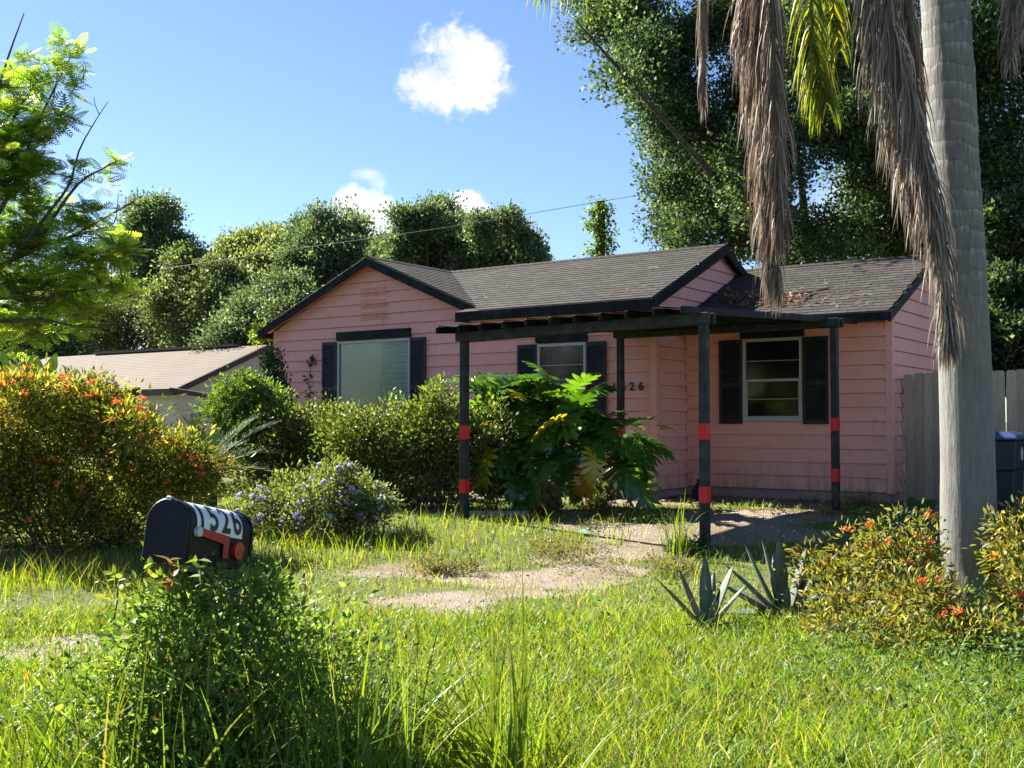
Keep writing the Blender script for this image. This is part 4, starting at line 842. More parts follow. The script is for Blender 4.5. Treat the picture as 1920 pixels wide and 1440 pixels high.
def cluster_mesh(name, n, ln, rad, cols, tip=1.0, open_=.0):
    """a head of small tubular or flat flowers"""
    V, F, C = [], [], []
    for i in range(n):
        d = Vector(rng.normal(0, 1, 3)); d.z = abs(d.z) * .9 + .2; d.normalize(); s_ = d.cross(Vector((.3, .8, .1))).normalized(); u_ = s_.cross(d); c = cols[rng.integers(len(cols))]; L = ln * (.7 + .6 * rng.random()); o = d * rad * .35
        b0 = len(V); k = 5
        for r_, l_ in ((rad * .08, 0), (rad * .16 * tip, 1)):
            for j in range(k): w = 6.283 * j / k; V.append(o + d * L * l_ + (s_ * math.cos(w) + u_ * math.sin(w)) * r_); C.append(c)
        F += [(b0 + j, b0 + (j + 1) % k, b0 + k + (j + 1) % k, b0 + k + j) for j in range(k)]
        if open_:
            V.append(o + d * L * .9); C.append(tuple(x * .8 for x in c)); m0 = len(V) - 1
            for j in range(k): w = 6.283 * j / k; V.append(o + d * L + (s_ * math.cos(w) + u_ * math.sin(w)) * open_); C.append(c)
            F += [(m0, m0 + 1 + j, m0 + 1 + (j + 1) % k, m0) for j in range(k)]
    F3 = np.array([f[:3] for f in F if f[0] == f[3]]).reshape(-1, 3); F4 = np.array([f for f in F if f[0] != f[3]]).reshape(-1, 4)
    return npmesh(name, np.array([tuple(v) for v in V]), [F3, F4], np.array(C))
def put_flowers(parent, name, meshes, mat, pts, size=1.0):
    for p in pts:
        o = link(name, meshes[rng.integers(len(meshes))], mat, None); o.parent = parent; o.matrix_parent_inverse = Matrix.Translation(parent.location).inverted()
        o.location = tuple(p); o.rotation_euler = (rng.normal(0, .4), rng.normal(0, .4), rng.random() * 6.28); o.scale = (size * (.7 + .6 * rng.random()),) * 3
ORANGE = [(.78, .22, .07), (.82, .30, .10), (.7, .15, .05), (.82, .38, .18)]
fire_h = [cluster_mesh('flower_cluster', 14, .055, .05, ORANGE) for _ in range(3)]
for me in fire_h: me.materials.append(M_PETAL)
PAL_FB = [((.14, .175, .03), 3), ((.21, .22, .035), 3), ((.31, .27, .05), 2.2), ((.36, .22, .05), .5), ((.06, .105, .022), 2.6), ((.26, .15, .04), .5)]
PAL_FB2 = [((.17, .19, .05), 3), ((.23, .22, .06), 3), ((.29, .24, .08), 1.6), ((.10, .13, .03), 2), ((.32, .16, .05), .9), ((.10, .15, .03), 2)]
# big orange-flowered bush at left
b0 = G(170, 1030); FBY = b0.y
bl = px_blobs([(30, 770, 70), (110, 765, 62), (190, 775, 60), (250, 800, 46), (60, 850, 95), (170, 860, 95), (280, 860, 62), (330, 850, 44), (370, 880, 42), (90, 940, 90), (210, 940, 80), (310, 930, 60), (375, 905, 30), (-60, 820, 110), (-60, 930, 110), (150, 985, 50), (60, 735, 36), (150, 735, 34), (230, 1000, 34), (340, 970, 30)], FBY, .35, .95)
t, cen = shrub('orange_flowering_bush', 'large yellow green bush dotted with orange flower clusters left of the mailbox', 'bush', b0, bl, 3900, 13, .2, .074, PAL_FB, M_LEAF, LS, .03, 30, .5, .35, sr=.012, cj=.4)
top = cen[(cen[:, 1] < FBY + .25)]; sel = top[rng.permutation(len(top))[:260]]; score = sel[:, 2] * .8 + rng.random(len(sel)) * 1.6 - (sel[:, 1] - FBY) * .8; put_flowers(t, 'flower_cluster', fire_h, M_PETAL, sel[np.argsort(-score)[:170]] + np.array([0, -.13, .07]), .66)
# right orange-flowered bush by the palm
b1 = G(1690, 1215); RY = b1.y
bl = px_blobs([(1545, 1075, 40, .9), (1590, 1065, 44, .7), (1650, 1050, 46, .5), (1715, 1050, 46, .4), (1590, 1130, 52, .4), (1660, 1120, 60, .2), (1725, 1125, 52, 0), (1560, 1185, 46, .2), (1640, 1200, 60, -.1), (1740, 1190, 56, -.2), (1800, 1200, 44, -.3), (1690, 975, 12, .5), (1735, 985, 11, .4), (1515, 1040, 16, 1.0), (1850, 1185, 36, -.3), (1570, 1225, 34, 0), (1880, 1215, 40, -.4), (1700, 1240, 44, -.3), (1580, 1010, 12, .8), (1640, 1000, 12, .6), (1775, 1125, 26, 0)], RY, .22, .9)
t, cen = shrub('orange_flowering_bush', 'yellowing bush with orange red flowers in front of the palm trunk', 'bush', b1, bl, 800, 14, .15, .055, PAL_FB2, M_LEAF, LN, .15, 30, .4, .25, sr=.009)
sel = cen[rng.permutation(len(cen))[:120]]; score = sel[:, 2] + rng.random(len(sel)) * .35 - (sel[:, 1] - RY) * .3; put_flowers(t, 'flower_cluster', fire_h, M_PETAL, sel[np.argsort(-score)[:24]] + np.array([0, -.03, .05]), .55)
b2 = G(1960, 1180)
bl = px_blobs([(1905, 985, 34), (1915, 1050, 50), (1960, 1000, 60), (1940, 1110, 55), (1990, 1080, 80), (1905, 960, 20)], b2.y, .2, .9)
t, cen = shrub('orange_flowering_bush', 'orange flowered bush cut off by the right edge of the photo', 'bush', b2, bl, 520, 14, .14, .06, PAL_FB2, M_LEAF, LN, .12, 14, .4, .25, sr=.009)
put_flowers(t, 'flower_cluster', fire_h, M_PETAL, cen[rng.permutation(len(cen))[:14]] + np.array([0, -.03, .05]), .62)
# clipped hedge under the picture window
hb = G(650, 945); HY = 15.2
bl = [(x_, HY + (0.5 if x_ < -2.6 else 0) + rng.normal(0, .08) - (x_ + 1) * .28, .3 + h_, .42, .5, .4) for x_ in np.arange(-3.9, -.25, .3) for h_ in (.32, .78, 1.05)]
PAL_H = [((.07, .11, .03), 3), ((.115, .16, .038), 3), ((.17, .205, .05), 2), ((.045, .075, .024), 1.6)]
t, cen = shrub('clipped_hedge', 'dense boxy green hedge below the picture window', 'hedge', Vector((-2.1, HY + .3, .3)), bl, 3300, 15, .18, .054, PAL_H, M_LEAF, L4, .0, 24, .5, .5, group=None, zmin=.35)
# shoots above the hedge by the left pergola post
g_ = P(825, 760, 15.0)
shrub('tall_shoot_shrub', 'light green shoots rising above the hedge beside the left post', 'shrub', Vector((g_.x, g_.y, .3)), px_blobs([(828, 725, 16), (818, 755, 24), (845, 770, 26), (800, 775, 20), (832, 705, 8), (740, 762, 12), (735, 748, 6)], 15.0, .1, 1.2), 130, 12, .14, .06, LIGHT, M_LEAF, L6, .1, 8, .6)
# shrubs at the left house corner
g_ = P(515, 760, 19.0)
shrub('narrow_evergreen', 'narrow dark evergreen against the left corner of the pink house', 'shrub', Vector((g_.x, g_.y, .3)), px_blobs([(508, 672, 14), (510, 690, 18), (512, 715, 24), (516, 745, 28), (520, 770, 32), (520, 800, 34)], 19.0, .1, 1.3), 420, 16, .14, .05, DARK, M_LEAF, L4, .05, 6, .9)
g_ = P(455, 780, 16.8)
shrub('leafy_shrub', 'bright green leafy shrub between the hedge and the cream house', 'shrub', Vector((g_.x, g_.y, .3)), px_blobs([(440, 735, 34), (480, 735, 36), (420, 770, 36), (465, 775, 44), (500, 775, 34), (440, 815, 44), (490, 820, 44), (450, 715, 20), (500, 745, 30)], 16.8, .2), 900, 15, .2, .06, [((.07, .13, .03), 3), ((.11, .18, .04), 3), ((.15, .22, .05), 1)], M_LEAF, L4, .12, 12, .5)
# blue flowered plumbago
pbase = G(600, 1000); PY = pbase.y
bl = px_blobs([(500, 955, 50), (560, 925, 52), (620, 900, 40), (650, 890, 32), (600, 945, 55), (660, 935, 55), (700, 910, 40), (720, 935, 38), (460, 965, 32), (540, 975, 40), (690, 965, 34), (640, 970, 40), (735, 915, 26), (725, 885, 14)], PY, .25, .85)
t, cen = shrub('blue_flowering_bush', 'low sprawling bush with pale blue flower heads in front of the hedge', 'bush', pbase, bl, 1050, 14, .15, .05, [((.11, .15, .05), 3), ((.16, .2, .075), 3), ((.2, .24, .11), 1.4), ((.06, .09, .03), 1.5)], M_LEAF, L6, .1, 20, .55, .3)
BLUE = [(.45, .5, .85), (.55, .6, .9), (.36, .4, .78)]
blu = [cluster_mesh('blue_flower_head', 14, .035, .03, BLUE, 1.0, .017) for _ in range(2)]
for me in blu: me.materials.append(M_PETAL)
fr = cen[cen[:, 1] < PY + .15]; put_flowers(t, 'blue_flower_head', blu, M_PETAL, fr[rng.permutation(len(fr))[:95]] + np.array([0, -.07, .05]), .85)

# ================================================================== CYCAD, BANANA, PHILODENDRON, AGAVES
def frond_mesh(name, L, npair, lw, ll, ang, col, droop, jit=.15, fall=.0, rw=.012):
    """stiff pinnate frond along +Y, arching to -Z"""
    V, F, C = [], [], []; t = np.linspace(0, 1, 14); cx = np.stack([0 * t, L * t * (1 - .18 * droop * t), -L * droop * t ** 2.1], 1); tv, tf = tube([tuple(p) for p in cx], list(np.linspace(rw, rw * .3, 14)), 5)
    parts = [(np.array([tuple(v) for v in tv]), np.array(tf), np.tile(np.array(col) * 1.2, (len(tv), 1)))]
    n = npair * 2; ti = np.repeat(np.linspace(.12, .99, npair), 2); sg = np.tile([-1, 1], npair)
    p = np.stack([np.interp(ti, t, cx[:, k]) for k in range(3)], 1); prof_ = np.sin(np.pi * (ti * .86 + .1)) ** .6
    d = np.stack([sg * math.sin(ang) * (1 - .35 * ti), np.cos(ang) + .5 * ti, .28 - fall - droop * ti], 1) + rng.normal(0, jit * .4, (n, 3))
    tm = (np.array([(0, 0, 0), (.5, .25, 0), (.4, .7, -.02), (0, 1, -.1), (-.4, .7, -.02), (-.5, .25, 0)], float) * np.array([lw / ll * 1.0, 1, 1]), np.array([(0, 1, 2, 5), (5, 2, 3, 4)]))
    parts.append(leaves(p, d, np.tile([0, 0, 1.0], (n, 1)), ll * prof_ * (.85 + .3 * rng.random(n)), palette(n, [(col, 2), (tuple(x * 1.35 for x in col), 1)], jit), tm))
    v, f, c = join(parts); return npmesh(name, v, f, c)
def place(o, parent, loc, az, el, roll=0.0, s_=1.0):
    """+Y of the mesh points along azimuth az (from +X) raised by el"""
    o.parent = parent; o.matrix_parent_inverse = Matrix.Translation(parent.location).inverted()
    o.matrix_basis = Matrix.Translation(loc) @ Matrix.Rotation(az - math.pi / 2, 4, 'Z') @ Matrix.Rotation(el, 4, 'X') @ Matrix.Rotation(roll, 4, 'Y') @ Matrix.Scale(s_, 4)
cy = P(385, 900, 15.2); cy.z = .3; cyc = thing('cycad', 'dark green cycad with stiff feathery fronds between bush and hedge', 'cycad', cy)
MB().tube([tuple(cy + Zv * -.05), tuple(cy + Zv * .3), tuple(cy + Zv * .5)], [.17, .16, .1], 10).build('trunk', M_BARK, cyc)
cm = [frond_mesh('frond', 1.15, 36, .014, .2, R(58), (.03, .06, .025), dr) for dr in (.25, .4)]
cl_ = frond_mesh('frond', 1.15, 36, .016, .2, R(58), (.10, .19, .03), .2); cg = frond_mesh('frond', 1.1, 34, .014, .19, R(55), (.05, .08, .04), .45)
for me in cm + [cl_, cg]: me.materials.append(M_CYC)
for i in range(26):
    me = cl_ if i in (5, 6) else cg if i in (2,) else cm[i % 2]; az = i * 2.39996; el = R(78) - R(70) * (i / 25) ** .8
    place(link('frond', me), cyc, cy + Zv * .48, az if i not in (5, 6) else R(35) + .2 * (i - 5), el, rng.normal(0, .2), .9 + .25 * rng.random())
# banana leaves behind the orange bush
def big_leaf_mesh(name, L, Wd_, col, droop=.3, fold=.15):
    n = 12; t = np.linspace(0, 1, n); w = Wd_ * np.sin(np.pi * np.clip(t * .93 + .05, 0, 1)) ** .65; V, F = [], []
    for i in range(n):
        y_, z_ = L * t[i] * (1 - .1 * droop * t[i]), -L * droop * t[i] ** 2
        V += [(-w[i], y_, z_ + fold * w[i] + .01 * math.sin(i * 2.2)), (-w[i] * .5, y_, z_ + fold * w[i] * .4), (0, y_, z_ - .01), (w[i] * .5, y_, z_ + fold * w[i] * .4), (w[i], y_, z_ + fold * w[i] + .01 * math.sin(i * 1.7))]
    for i in range(n - 1): F += [(5 * i + j, 5 * i + j + 1, 5 * i + 6 + j, 5 * i + 5 + j) for j in range(4)]
    V = np.array(V); C = np.tile(np.array(col), (len(V), 1)) * (1 + .12 * rng.standard_normal((len(V), 1))); return npmesh(name, V, np.array(F), C, True)
bn = P(40, 800, 18.5); bn.z = .3; ban = thing('banana_plant', 'banana plant with broad dark upright leaves behind the orange bush', 'plant', bn)
MB().tube([tuple(bn), tuple(bn + Zv * 1.3)], [.13, .09], 10).build('stem', M_TWIG, ban)
for (px, py, px2, py2, W_) in ((-20, 760, 12, 668, .24), (62, 740, 66, 670, .17), (88, 735, 98, 662, .13), (40, 720, 52, 690, .12), (255, 740, 252, 724, .09), (20, 730, -20, 660, .2)):
    a, c = P(px, py, 18.5), P(px2, py2, 18.3); L = (c - a).length; me = big_leaf_mesh('leaf', L * 1.05, W_, (.022, .05, .022), .12); me.materials.append(M_GLOSSY); d = (c - a).normalized()
    o = link('leaf', me); place(o, ban, a, math.atan2(d.y, d.x), math.asin(d.z), R(rng.choice([170, 190, 20])), 1)
    st = a; MB().tube([tuple(bn + Zv * 1.1), tuple(bn.lerp(st, .6) + Zv * .5), tuple(st + (c - a) * .1)], [.03, .022, .012], 6).build('leaf_stalk', M_TWIG, ban)
# philodendron: deeply lobed leaves, each its own object
def lobed_leaf(name, L, cols, fold, droop):
    nl = 7; V, F = [], []; gap = 1.0 / (nl - 1)
    def lift(x_, y_): return (x_ * L, y_ * L, L * (fold * abs(x_) - droop * max(0, y_) ** 2 - droop * x_ * x_ + .02 * math.sin(x_ * 19 + y_ * 23)))
    for sg in (-1, 1):
        for i in range(nl):
            u0 = i / (nl - 1); t0 = -.04 + .92 * u0; reach = (.56 * math.sin(math.pi * (.3 + .62 * u0)) ** .7 + .05) * (.9 + .2 * rng.random()); ang = R(112 - 88 * u0) ; hw = gap * .47
            ca, sa = math.cos(ang), math.sin(ang); k = len(V)
            def pt(f, w_): return lift(sg * (reach * f * sa - w_ * ca * .6), t0 + reach * f * ca + w_ * sa * 1.0 + w_ * (1 - sa))
            V += [lift(0, max(-.02, t0 - gap * .5)), lift(0, t0 + gap * .5), pt(.5, -hw * 1.06), pt(.5, hw * 1.06), pt(.8, -hw * .8), pt(.8, hw * .72), pt(1.04, -hw * .15), pt(1.0, hw * .25)]
            F += [(k, k + 2, k + 3, k + 1), (k + 2, k + 4, k + 5, k + 3), (k + 4, k + 6, k + 7, k + 5)]
        k = len(V); V += [lift(0, .86), lift(sg * .09, .95), lift(sg * .05, 1.12), lift(0, 1.2)]; F += [(k, k + 1, k + 2, k + 3)]
    V = np.array(V); C = palette(len(V), cols, .1); me = npmesh(name, V, np.array(F), C); me.materials.append(M_GLOSSY); return me
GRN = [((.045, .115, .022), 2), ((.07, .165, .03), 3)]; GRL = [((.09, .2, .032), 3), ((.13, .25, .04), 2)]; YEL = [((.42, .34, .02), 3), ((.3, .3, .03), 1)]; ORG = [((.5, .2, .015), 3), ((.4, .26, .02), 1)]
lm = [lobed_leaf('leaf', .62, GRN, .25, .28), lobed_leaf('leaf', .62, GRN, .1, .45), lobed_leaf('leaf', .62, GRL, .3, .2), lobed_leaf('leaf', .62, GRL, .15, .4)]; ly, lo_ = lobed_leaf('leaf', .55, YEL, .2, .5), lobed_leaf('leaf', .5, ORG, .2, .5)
ph = P(1040, 935, 15.6); ph.z = .3; phil = thing('philodendron', 'big tropical plant with deeply cut glossy leaves in front of the small window', 'plant', ph)
stl = [([tuple(ph + Vector((sx_, .1, -.05))), tuple(ph + Vector((sx_ * 1.2, 0, .35))), tuple(ph + Vector((sx_ * 1.9 + .1, -.05, .8)))], [.07, .06, .045], 8) for sx_ in (-.5, -.15, .25, .55)]
spots = []
for (px, py, Y_) in [(980, 716, 15.7), (1000, 706, 15.7), (945, 722, 15.5), (910, 740, 15.5), (975, 720, 15.4), (1060, 730, 15.5), (1095, 740, 15.4), (1090, 750, 15.3), (1105, 775, 15.3), (1135, 812, 15.2), (1205, 822, 15.3), (1222, 830, 15.3),
                     (905, 770, 15.3), (940, 760, 15.2), (985, 765, 15.2), (1030, 765, 15.2), (1075, 770, 15.1), (1120, 775, 15.1), (1125, 800, 15.1), (925, 800, 15.1), (965, 805, 15.0), (1010, 800, 15.0), (1050, 800, 15.0), (1095, 805, 15.0), (1180, 815, 15.1), (1200, 840, 15.2),
                     (915, 835, 15.1), (950, 840, 14.9), (990, 835, 14.9), (1035, 835, 14.9), (1080, 840, 14.9), (1180, 860, 15.1), (1190, 885, 15.1), (930, 870, 15), (970, 875, 14.9), (1015, 870, 14.9), (1060, 875, 15.0), (1000, 905, 14.9), (1160, 845, 15.2), (890, 720, 15.7), (1035, 745, 15.6), (960, 780, 15.6), (1040, 780, 15.6), (1100, 790, 15.6), (1000, 740, 15.9), (1080, 860, 15.7), (930, 740, 15.8)]:
    for j in range(3): spots.append((px + rng.normal(0, 12), py + rng.normal(0, 9), Y_ + rng.normal(0, .12), j))
hub = ph + Vector((0, .25, .55))
for i, (px, py, Y_, j) in enumerate(spots):
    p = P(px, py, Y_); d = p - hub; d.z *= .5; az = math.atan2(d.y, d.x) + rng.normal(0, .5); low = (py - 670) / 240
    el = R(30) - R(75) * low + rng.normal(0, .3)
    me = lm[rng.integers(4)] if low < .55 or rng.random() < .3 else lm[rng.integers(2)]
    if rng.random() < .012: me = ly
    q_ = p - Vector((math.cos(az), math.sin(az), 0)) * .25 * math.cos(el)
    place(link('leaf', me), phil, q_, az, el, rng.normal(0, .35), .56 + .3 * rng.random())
    if j == 0: stl.append(([tuple(p) for p in spline([hub + Vector(rng.normal(0, .2, 3)), (hub + q_) / 2 + Zv * .14, q_], 6)], [.02, .018, .016, .014, .012, .01], 5))
for me, px, py, az, el, s_ in ((ly, 915, 850, R(200), R(-60), .75), (ly, 1050, 785, R(185), R(-10), .7), (ly, 905, 795, R(190), R(-15), .6), (ly, 1240, 800, R(20), R(10), .4), (lo_, 1100, 880, R(265), R(-65), .7), (lo_, 1088, 900, R(250), R(-80), .4), (ly, 975, 745, R(100), R(40), .5), (ly, 1115, 850, R(260), R(-50), .6)):
    place(link('leaf', me), phil, P(px, py, 14.75), az, el, rng.normal(0, .3), s_)
V, F, C = tubes_arrays(stl, (1, 1, 1)); link('stem', npmesh('stem', V, F, None, True), mat_plain('green_stem', (.06, .075, .03), .6, .4, .3, 8), phil)
# agaves
def agave_leaf(name, L, W_, curl, fold=.35):
    n = 11; t = np.linspace(0, 1, n); w = W_ * (.55 + .75 * t) * (1 - t ** 2.6) * .9 + .002; w[0] = W_ * .62; V, F = [], []
    for i in range(n):
        y_, z_ = L * t[i], L * curl * (t[i] ** 2); th_ = W_ * .28 * (1 - t[i]) + .003; e = .004 * (i % 2)
        V += [(-w[i] - e, y_, z_ + fold * w[i]), (0, y_, z_), (w[i] + e, y_, z_ + fold * w[i]), (w[i] * .6, y_, z_ + fold * w[i] * .4 - th_ * .6), (0, y_, z_ - th_), (-w[i] * .6, y_, z_ + fold * w[i] * .4 - th_ * .6)]
    for i in range(n - 1): F += [(6 * i + j, 6 * i + (j + 1) % 6, 6 * i + 6 + (j + 1) % 6, 6 * i + 6 + j) for j in range(6)]
    V = np.array(V); k = np.repeat(t, 6)[:, None]; C = np.array([(.105, .135, .105)]) * (1 + .1 * rng.standard_normal((len(V), 1))); C = np.where(k > .95, np.array([(.04, .03, .02)]), C)
    me = npmesh(name, V, np.array(F), C, True); me.materials.append(M_AGAVE); return me
def agave(label, px, py, L, spec):
    g_ = G(px, py); t = thing('agave', label, 'agave', g_, 'agaves in the lawn'); ms = [agave_leaf('leaf', L, L * .125, cu) for cu in (.02, .10, -.14)]
    for i, (az, el, s_, m_) in enumerate(spec): place(link('leaf', ms[m_]), t, g_ + Vector((math.cos(R(az)), math.sin(R(az)), 0)) * L * .05 + Zv * .03, R(az), R(el), R(rng.normal(0, 8)), s_)
    return t
agave('large blue grey agave with a tall spread of leaves left of the orange bush', 1474, 1166, .60, [(180, 42, 1.0, 0), (172, 58, 1.02, 1), (165, 75, 1.0, 0), (120, 82, 1.02, 1), (20, 72, .9, 0), (350, 66, .85, 0), (10, 30, .75, 0), (200, 14, .85, 2), (262, 55, .5, 1), (95, 60, .85, 0), (300, 40, .55, 1), (150, 30, .9, 2), (50, 45, .8, 0), (235, 25, .6, 2), (184, 24, .95, 1), (2, 18, .8, 2), (18, 46, .85, 1), (330, 28, .6, 2)])
agave('smaller agave with narrow upright leaves in the grass left of the large one', 1326, 1185, .50, [(178, 45, .95, 0), (170, 62, .9, 1), (100, 84, 1.0, 1), (15, 66, .95, 0), (5, 48, .8, 0), (280, 50, .6, 1), (60, 70, .8, 0), (215, 20, .5, 2), (320, 25, .5, 2)])
agave('pale agave half hidden behind the right orange bush beside the trunk', 1715, 1040, .62, [(178, 62, 1.0, 0), (170, 78, 1.05, 1), (150, 70, .9, 0), (10, 62, 1.05, 0), (0, 50, .8, 0), (60, 80, .8, 1), (270, 60, .6, 1), (200, 35, .7, 2), (330, 35, .7, 2)])

# ================================================================== PALM
M_PALM = None
m, q, out = newmat('palm_trunk'); g = q.n('ShaderNodeTexCoord'); mp = q.n('ShaderNodeMapping'); q.l(g.outputs['Object'], mp.inputs[0]); mp.inputs['Scale'].default_value = (16, 16, 2.2)
n1 = q.noise(mp.outputs[0], 2.2, 6, .65); n2 = q.noise(g.outputs['Object'], 1.6, 4, .6); sp_ = q.n('ShaderNodeSeparateXYZ'); q.l(g.outputs['Object'], sp_.inputs[0])
ringz = q.math('ADD', q.math('MULTIPLY', sp_.outputs[2], 1 / .165), q.math('MULTIPLY', q.math('SUBTRACT', n2.outputs[0], .5), 2.6)); fr_ = q.math('FRACT', ringz)
hi = q.mapr(sp_.outputs[2], 1.6, 3.2, .06, .85, True)
band = q.math('MULTIPLY', q.math('MULTIPLY', q.mapr(fr_, .62, .95, 0, 1), q.mapr(n1.outputs[0], .42, .66, .0, 1)), hi)
c = q.ramp(n1.outputs[0], [(.25, (.115, .112, .105)), (.55, (.175, .17, .16)), (.85, (.26, .25, .235))]); c = q.mix(band, c, (.38, .37, .35)); c = q.mix(q.math('MULTIPLY', q.math('MULTIPLY', q.mapr(fr_, .02, .2, .8, 0), q.mapr(n1.outputs[0], .3, .6, 1, .2)), hi), c, (.07, .065, .055)); c = q.mix(q.mapr(n2.outputs[0], .45, .75, 0, .5), c, (.19, .195, .175))
p = pbsdf(q, c, .9, .2, bump(q, n1.outputs[0], .55, .02)); q.l(p.outputs[0], out.inputs[0]); M_PALM = m
TY = 8.5; tb = P(1818, 1000, TY); tb.z = .0; palm = thing('palm_tree', 'tall queen palm with smooth ringed grey trunk and a skirt of dead fronds', 'palm', tb)
tp = [(P(1836, 1130, TY).x, TY, -.15), (P(1826, 1080, TY).x, TY, .3), (P(1817, 1000, TY).x, TY, .63), (P(1813, 800, TY).x, TY, 1.46), (P(1806, 560, TY).x, TY + .02, 2.45), (P(1795, 300, TY).x, TY + .05, 3.53), (P(1782, 0, TY).x, TY + .1, 4.78), (P(1772, -250, TY).x, TY + .15, 5.8), (P(1766, -420, TY).x, TY + .2, 6.55)]
cen_ = spline(tp, 150); rad = []
for c_ in cen_:
    z_ = c_[2]; r_ = np.interp(z_, [-.2, .1, .5, 1.2, 2.5, 3.6, 4.8, 6.5], [.26, .242, .214, .20, .19, .186, .19, .185]); fz = (z_ / .165) % 1; rad.append(r_ + (.006 * (1 if fz > .8 else 0) - .003 + .004 * math.sin(z_ * 5)) * (1 if z_ > 2.4 else .12))
V, F = tube([tuple(c_) for c_ in cen_], rad, 28); link('trunk', npmesh('trunk', np.array([tuple(v) for v in V]), np.array(F), None, True), M_PALM, palm)
CR = Vector(tuple(cen_[-1]))
def palm_frond(path, n, ll, pal, hang, spread, mat, lat=1.0, w=.013, start=.18, rw=.022, name='frond', k=5, rcol=(.16, .12, .075)):
    """pinnate frond along a path; hang 0..1 how far leaflets fall straight down"""
    c = spline(path, 30); parts = []; tv, tf = tube([tuple(p) for p in c], list(np.linspace(rw, rw * .25, 30)), 6); parts.append((np.array([tuple(v) for v in tv]), np.array(tf), np.tile(np.array(rcol), (len(tv), 1))))
    t = start + (1 - start) * rng.random(n); ii = t * 29; i0 = np.clip(ii.astype(int), 0, 28); fr2 = (ii - i0)[:, None]; p = c[i0] * (1 - fr2) + c[i0 + 1] * fr2; tan = norm(c[i0 + 1] - c[i0])
    sg = np.where(rng.random(n) < .5, -1.0, 1.0)[:, None]; side = norm(np.cross(tan, np.array([0.2, 1, .3]))); side = side * sg * lat + rng.normal(0, spread, (n, 3))
    d0_ = norm(tan * .5 + side * (1 - .5 * hang)); L = ll * (.55 + .6 * rng.random(n)) * np.sin(np.pi * np.clip(t * .85 + .12, 0, 1)) ** .4
    cols = palette(n, pal, .18); V = np.empty((n, 2 * k - 1, 3)); pos = p.copy(); dirv = d0_.copy(); step = (L / (k - 1))[:, None]; tw = rng.random((n, 1)) * 6.28; ws = norm(np.concatenate([np.cos(tw), np.sin(tw), 0 * tw], 1))
    kink = rng.normal(0, .12, (n, 3))
    for i in range(k):
        ww = (w * (1 - (i / (k - 1)) ** 1.5) * .5)
        if i < k - 1: V[:, 2 * i] = pos - ws * ww; V[:, 2 * i + 1] = pos + ws * ww
        else: V[:, 2 * i] = pos
        dirv = norm(dirv + np.array([0, 0, -1.0]) * hang * 1.1 + kink * (i - 1) * .6); pos = pos + dirv * step
    base = (np.arange(n) * (2 * k - 1))[:, None]; q4 = np.concatenate([base + np.array([[2 * i, 2 * i + 1, 2 * i + 3, 2 * i + 2]]) for i in range(k - 2)]); q3 = base + np.array([[2 * k - 4, 2 * k - 3, 2 * k - 2]])
    parts.append((V.reshape(-1, 3), [q4, q3], np.repeat(cols, 2 * k - 1, 0))); v, f, cc = join(parts)
    return link(name, npmesh(name, v, f, cc), mat, palm)
PAL_DEAD = [((.20, .155, .12), 3), ((.29, .235, .19), 3), ((.13, .092, .068), 2.2), ((.37, .32, .27), 1.4)]
PAL_GREY = [((.22, .19, .165), 3), ((.31, .27, .235), 3), ((.14, .115, .095), 2), ((.40, .36, .31), 1.4)]
PAL_GRN = [((.16, .22, .025), 3), ((.22, .26, .03), 2), ((.09, .16, .025), 2.5), ((.36, .28, .04), .8)]
def hangpath(px_list, Y_): return [CR, CR.lerp(P(px_list[0][0], px_list[0][1], Y_), .5) + Zv * .45] + [P(x_, y_, Y_) for x_, y_ in px_list]
# big brown skirt: four old fronds hanging together
palm_frond(hangpath([(1445, -380), (1425, -100), (1430, 180), (1440, 420), (1455, 540)], 8.0), 900, .55, PAL_DEAD, .85, .30, M_DRY, .55, .015)
palm_frond(hangpath([(1430, -360), (1400, -60), (1408, 150), (1430, 350), (1440, 470)], 8.15), 700, .55, PAL_DEAD, .85, .28, M_DRY, .5, .015)
palm_frond(hangpath([(1470, -400), (1450, -100), (1452, 150), (1460, 330), (1460, 440)], 7.9), 700, .6, PAL_DEAD, .85, .25, M_DRY, .5, .015)
palm_frond(hangpath([(1440, -380), (1415, -100), (1400, 0), (1410, 100), (1420, 200)], 8.1), 450, .5, PAL_DEAD, .7, .35, M_DRY, .7, .014)
# thin one left of it
palm_frond(hangpath([(1360, -380), (1326, -120), (1318, 0), (1318, 120), (1318, 195)], 7.7), 260, .4, PAL_DEAD, .9, .14, M_DRY, .3, .013)
# grey skirt leaning on the trunk, with its long bare midrib
palm_frond(hangpath([(1660, -300), (1650, 0), (1700, 180), (1752, 380), (1775, 560), (1780, 640)], 8.12), 1100, .62, PAL_GREY, .8, .26, M_DRY, .5, .016)
palm_frond(hangpath([(1640, -280), (1625, -20), (1660, 150), (1700, 300), (1730, 430)], 8.2), 800, .6, PAL_GREY, .75, .28, M_DRY, .6, .015)
palm_frond(hangpath([(1690, -280), (1690, -60), (1715, 120), (1722, 260), (1728, 340)], 8.35), 600, .55, PAL_DEAD, .8, .22, M_DRY, .5, .015)
palm_frond(hangpath([(1680, -300), (1665, 0), (1712, 200), (1740, 360), (1760, 500)], 8.05), 700, .6, PAL_GREY, .85, .22, M_DRY, .45, .016)
# grey one at the right edge
palm_frond(hangpath([(1890, -300), (1898, -120), (1896, 20), (1894, 120)], 8.3), 420, .42, PAL_GREY, .65, .3, M_DRY, .7, .014)
palm_frond(hangpath([(1930, -300), (1940, -120), (1930, 0), (1925, 60)], 8.2), 300, .42, PAL_GREY, .65, .3, M_DRY, .7, .014)
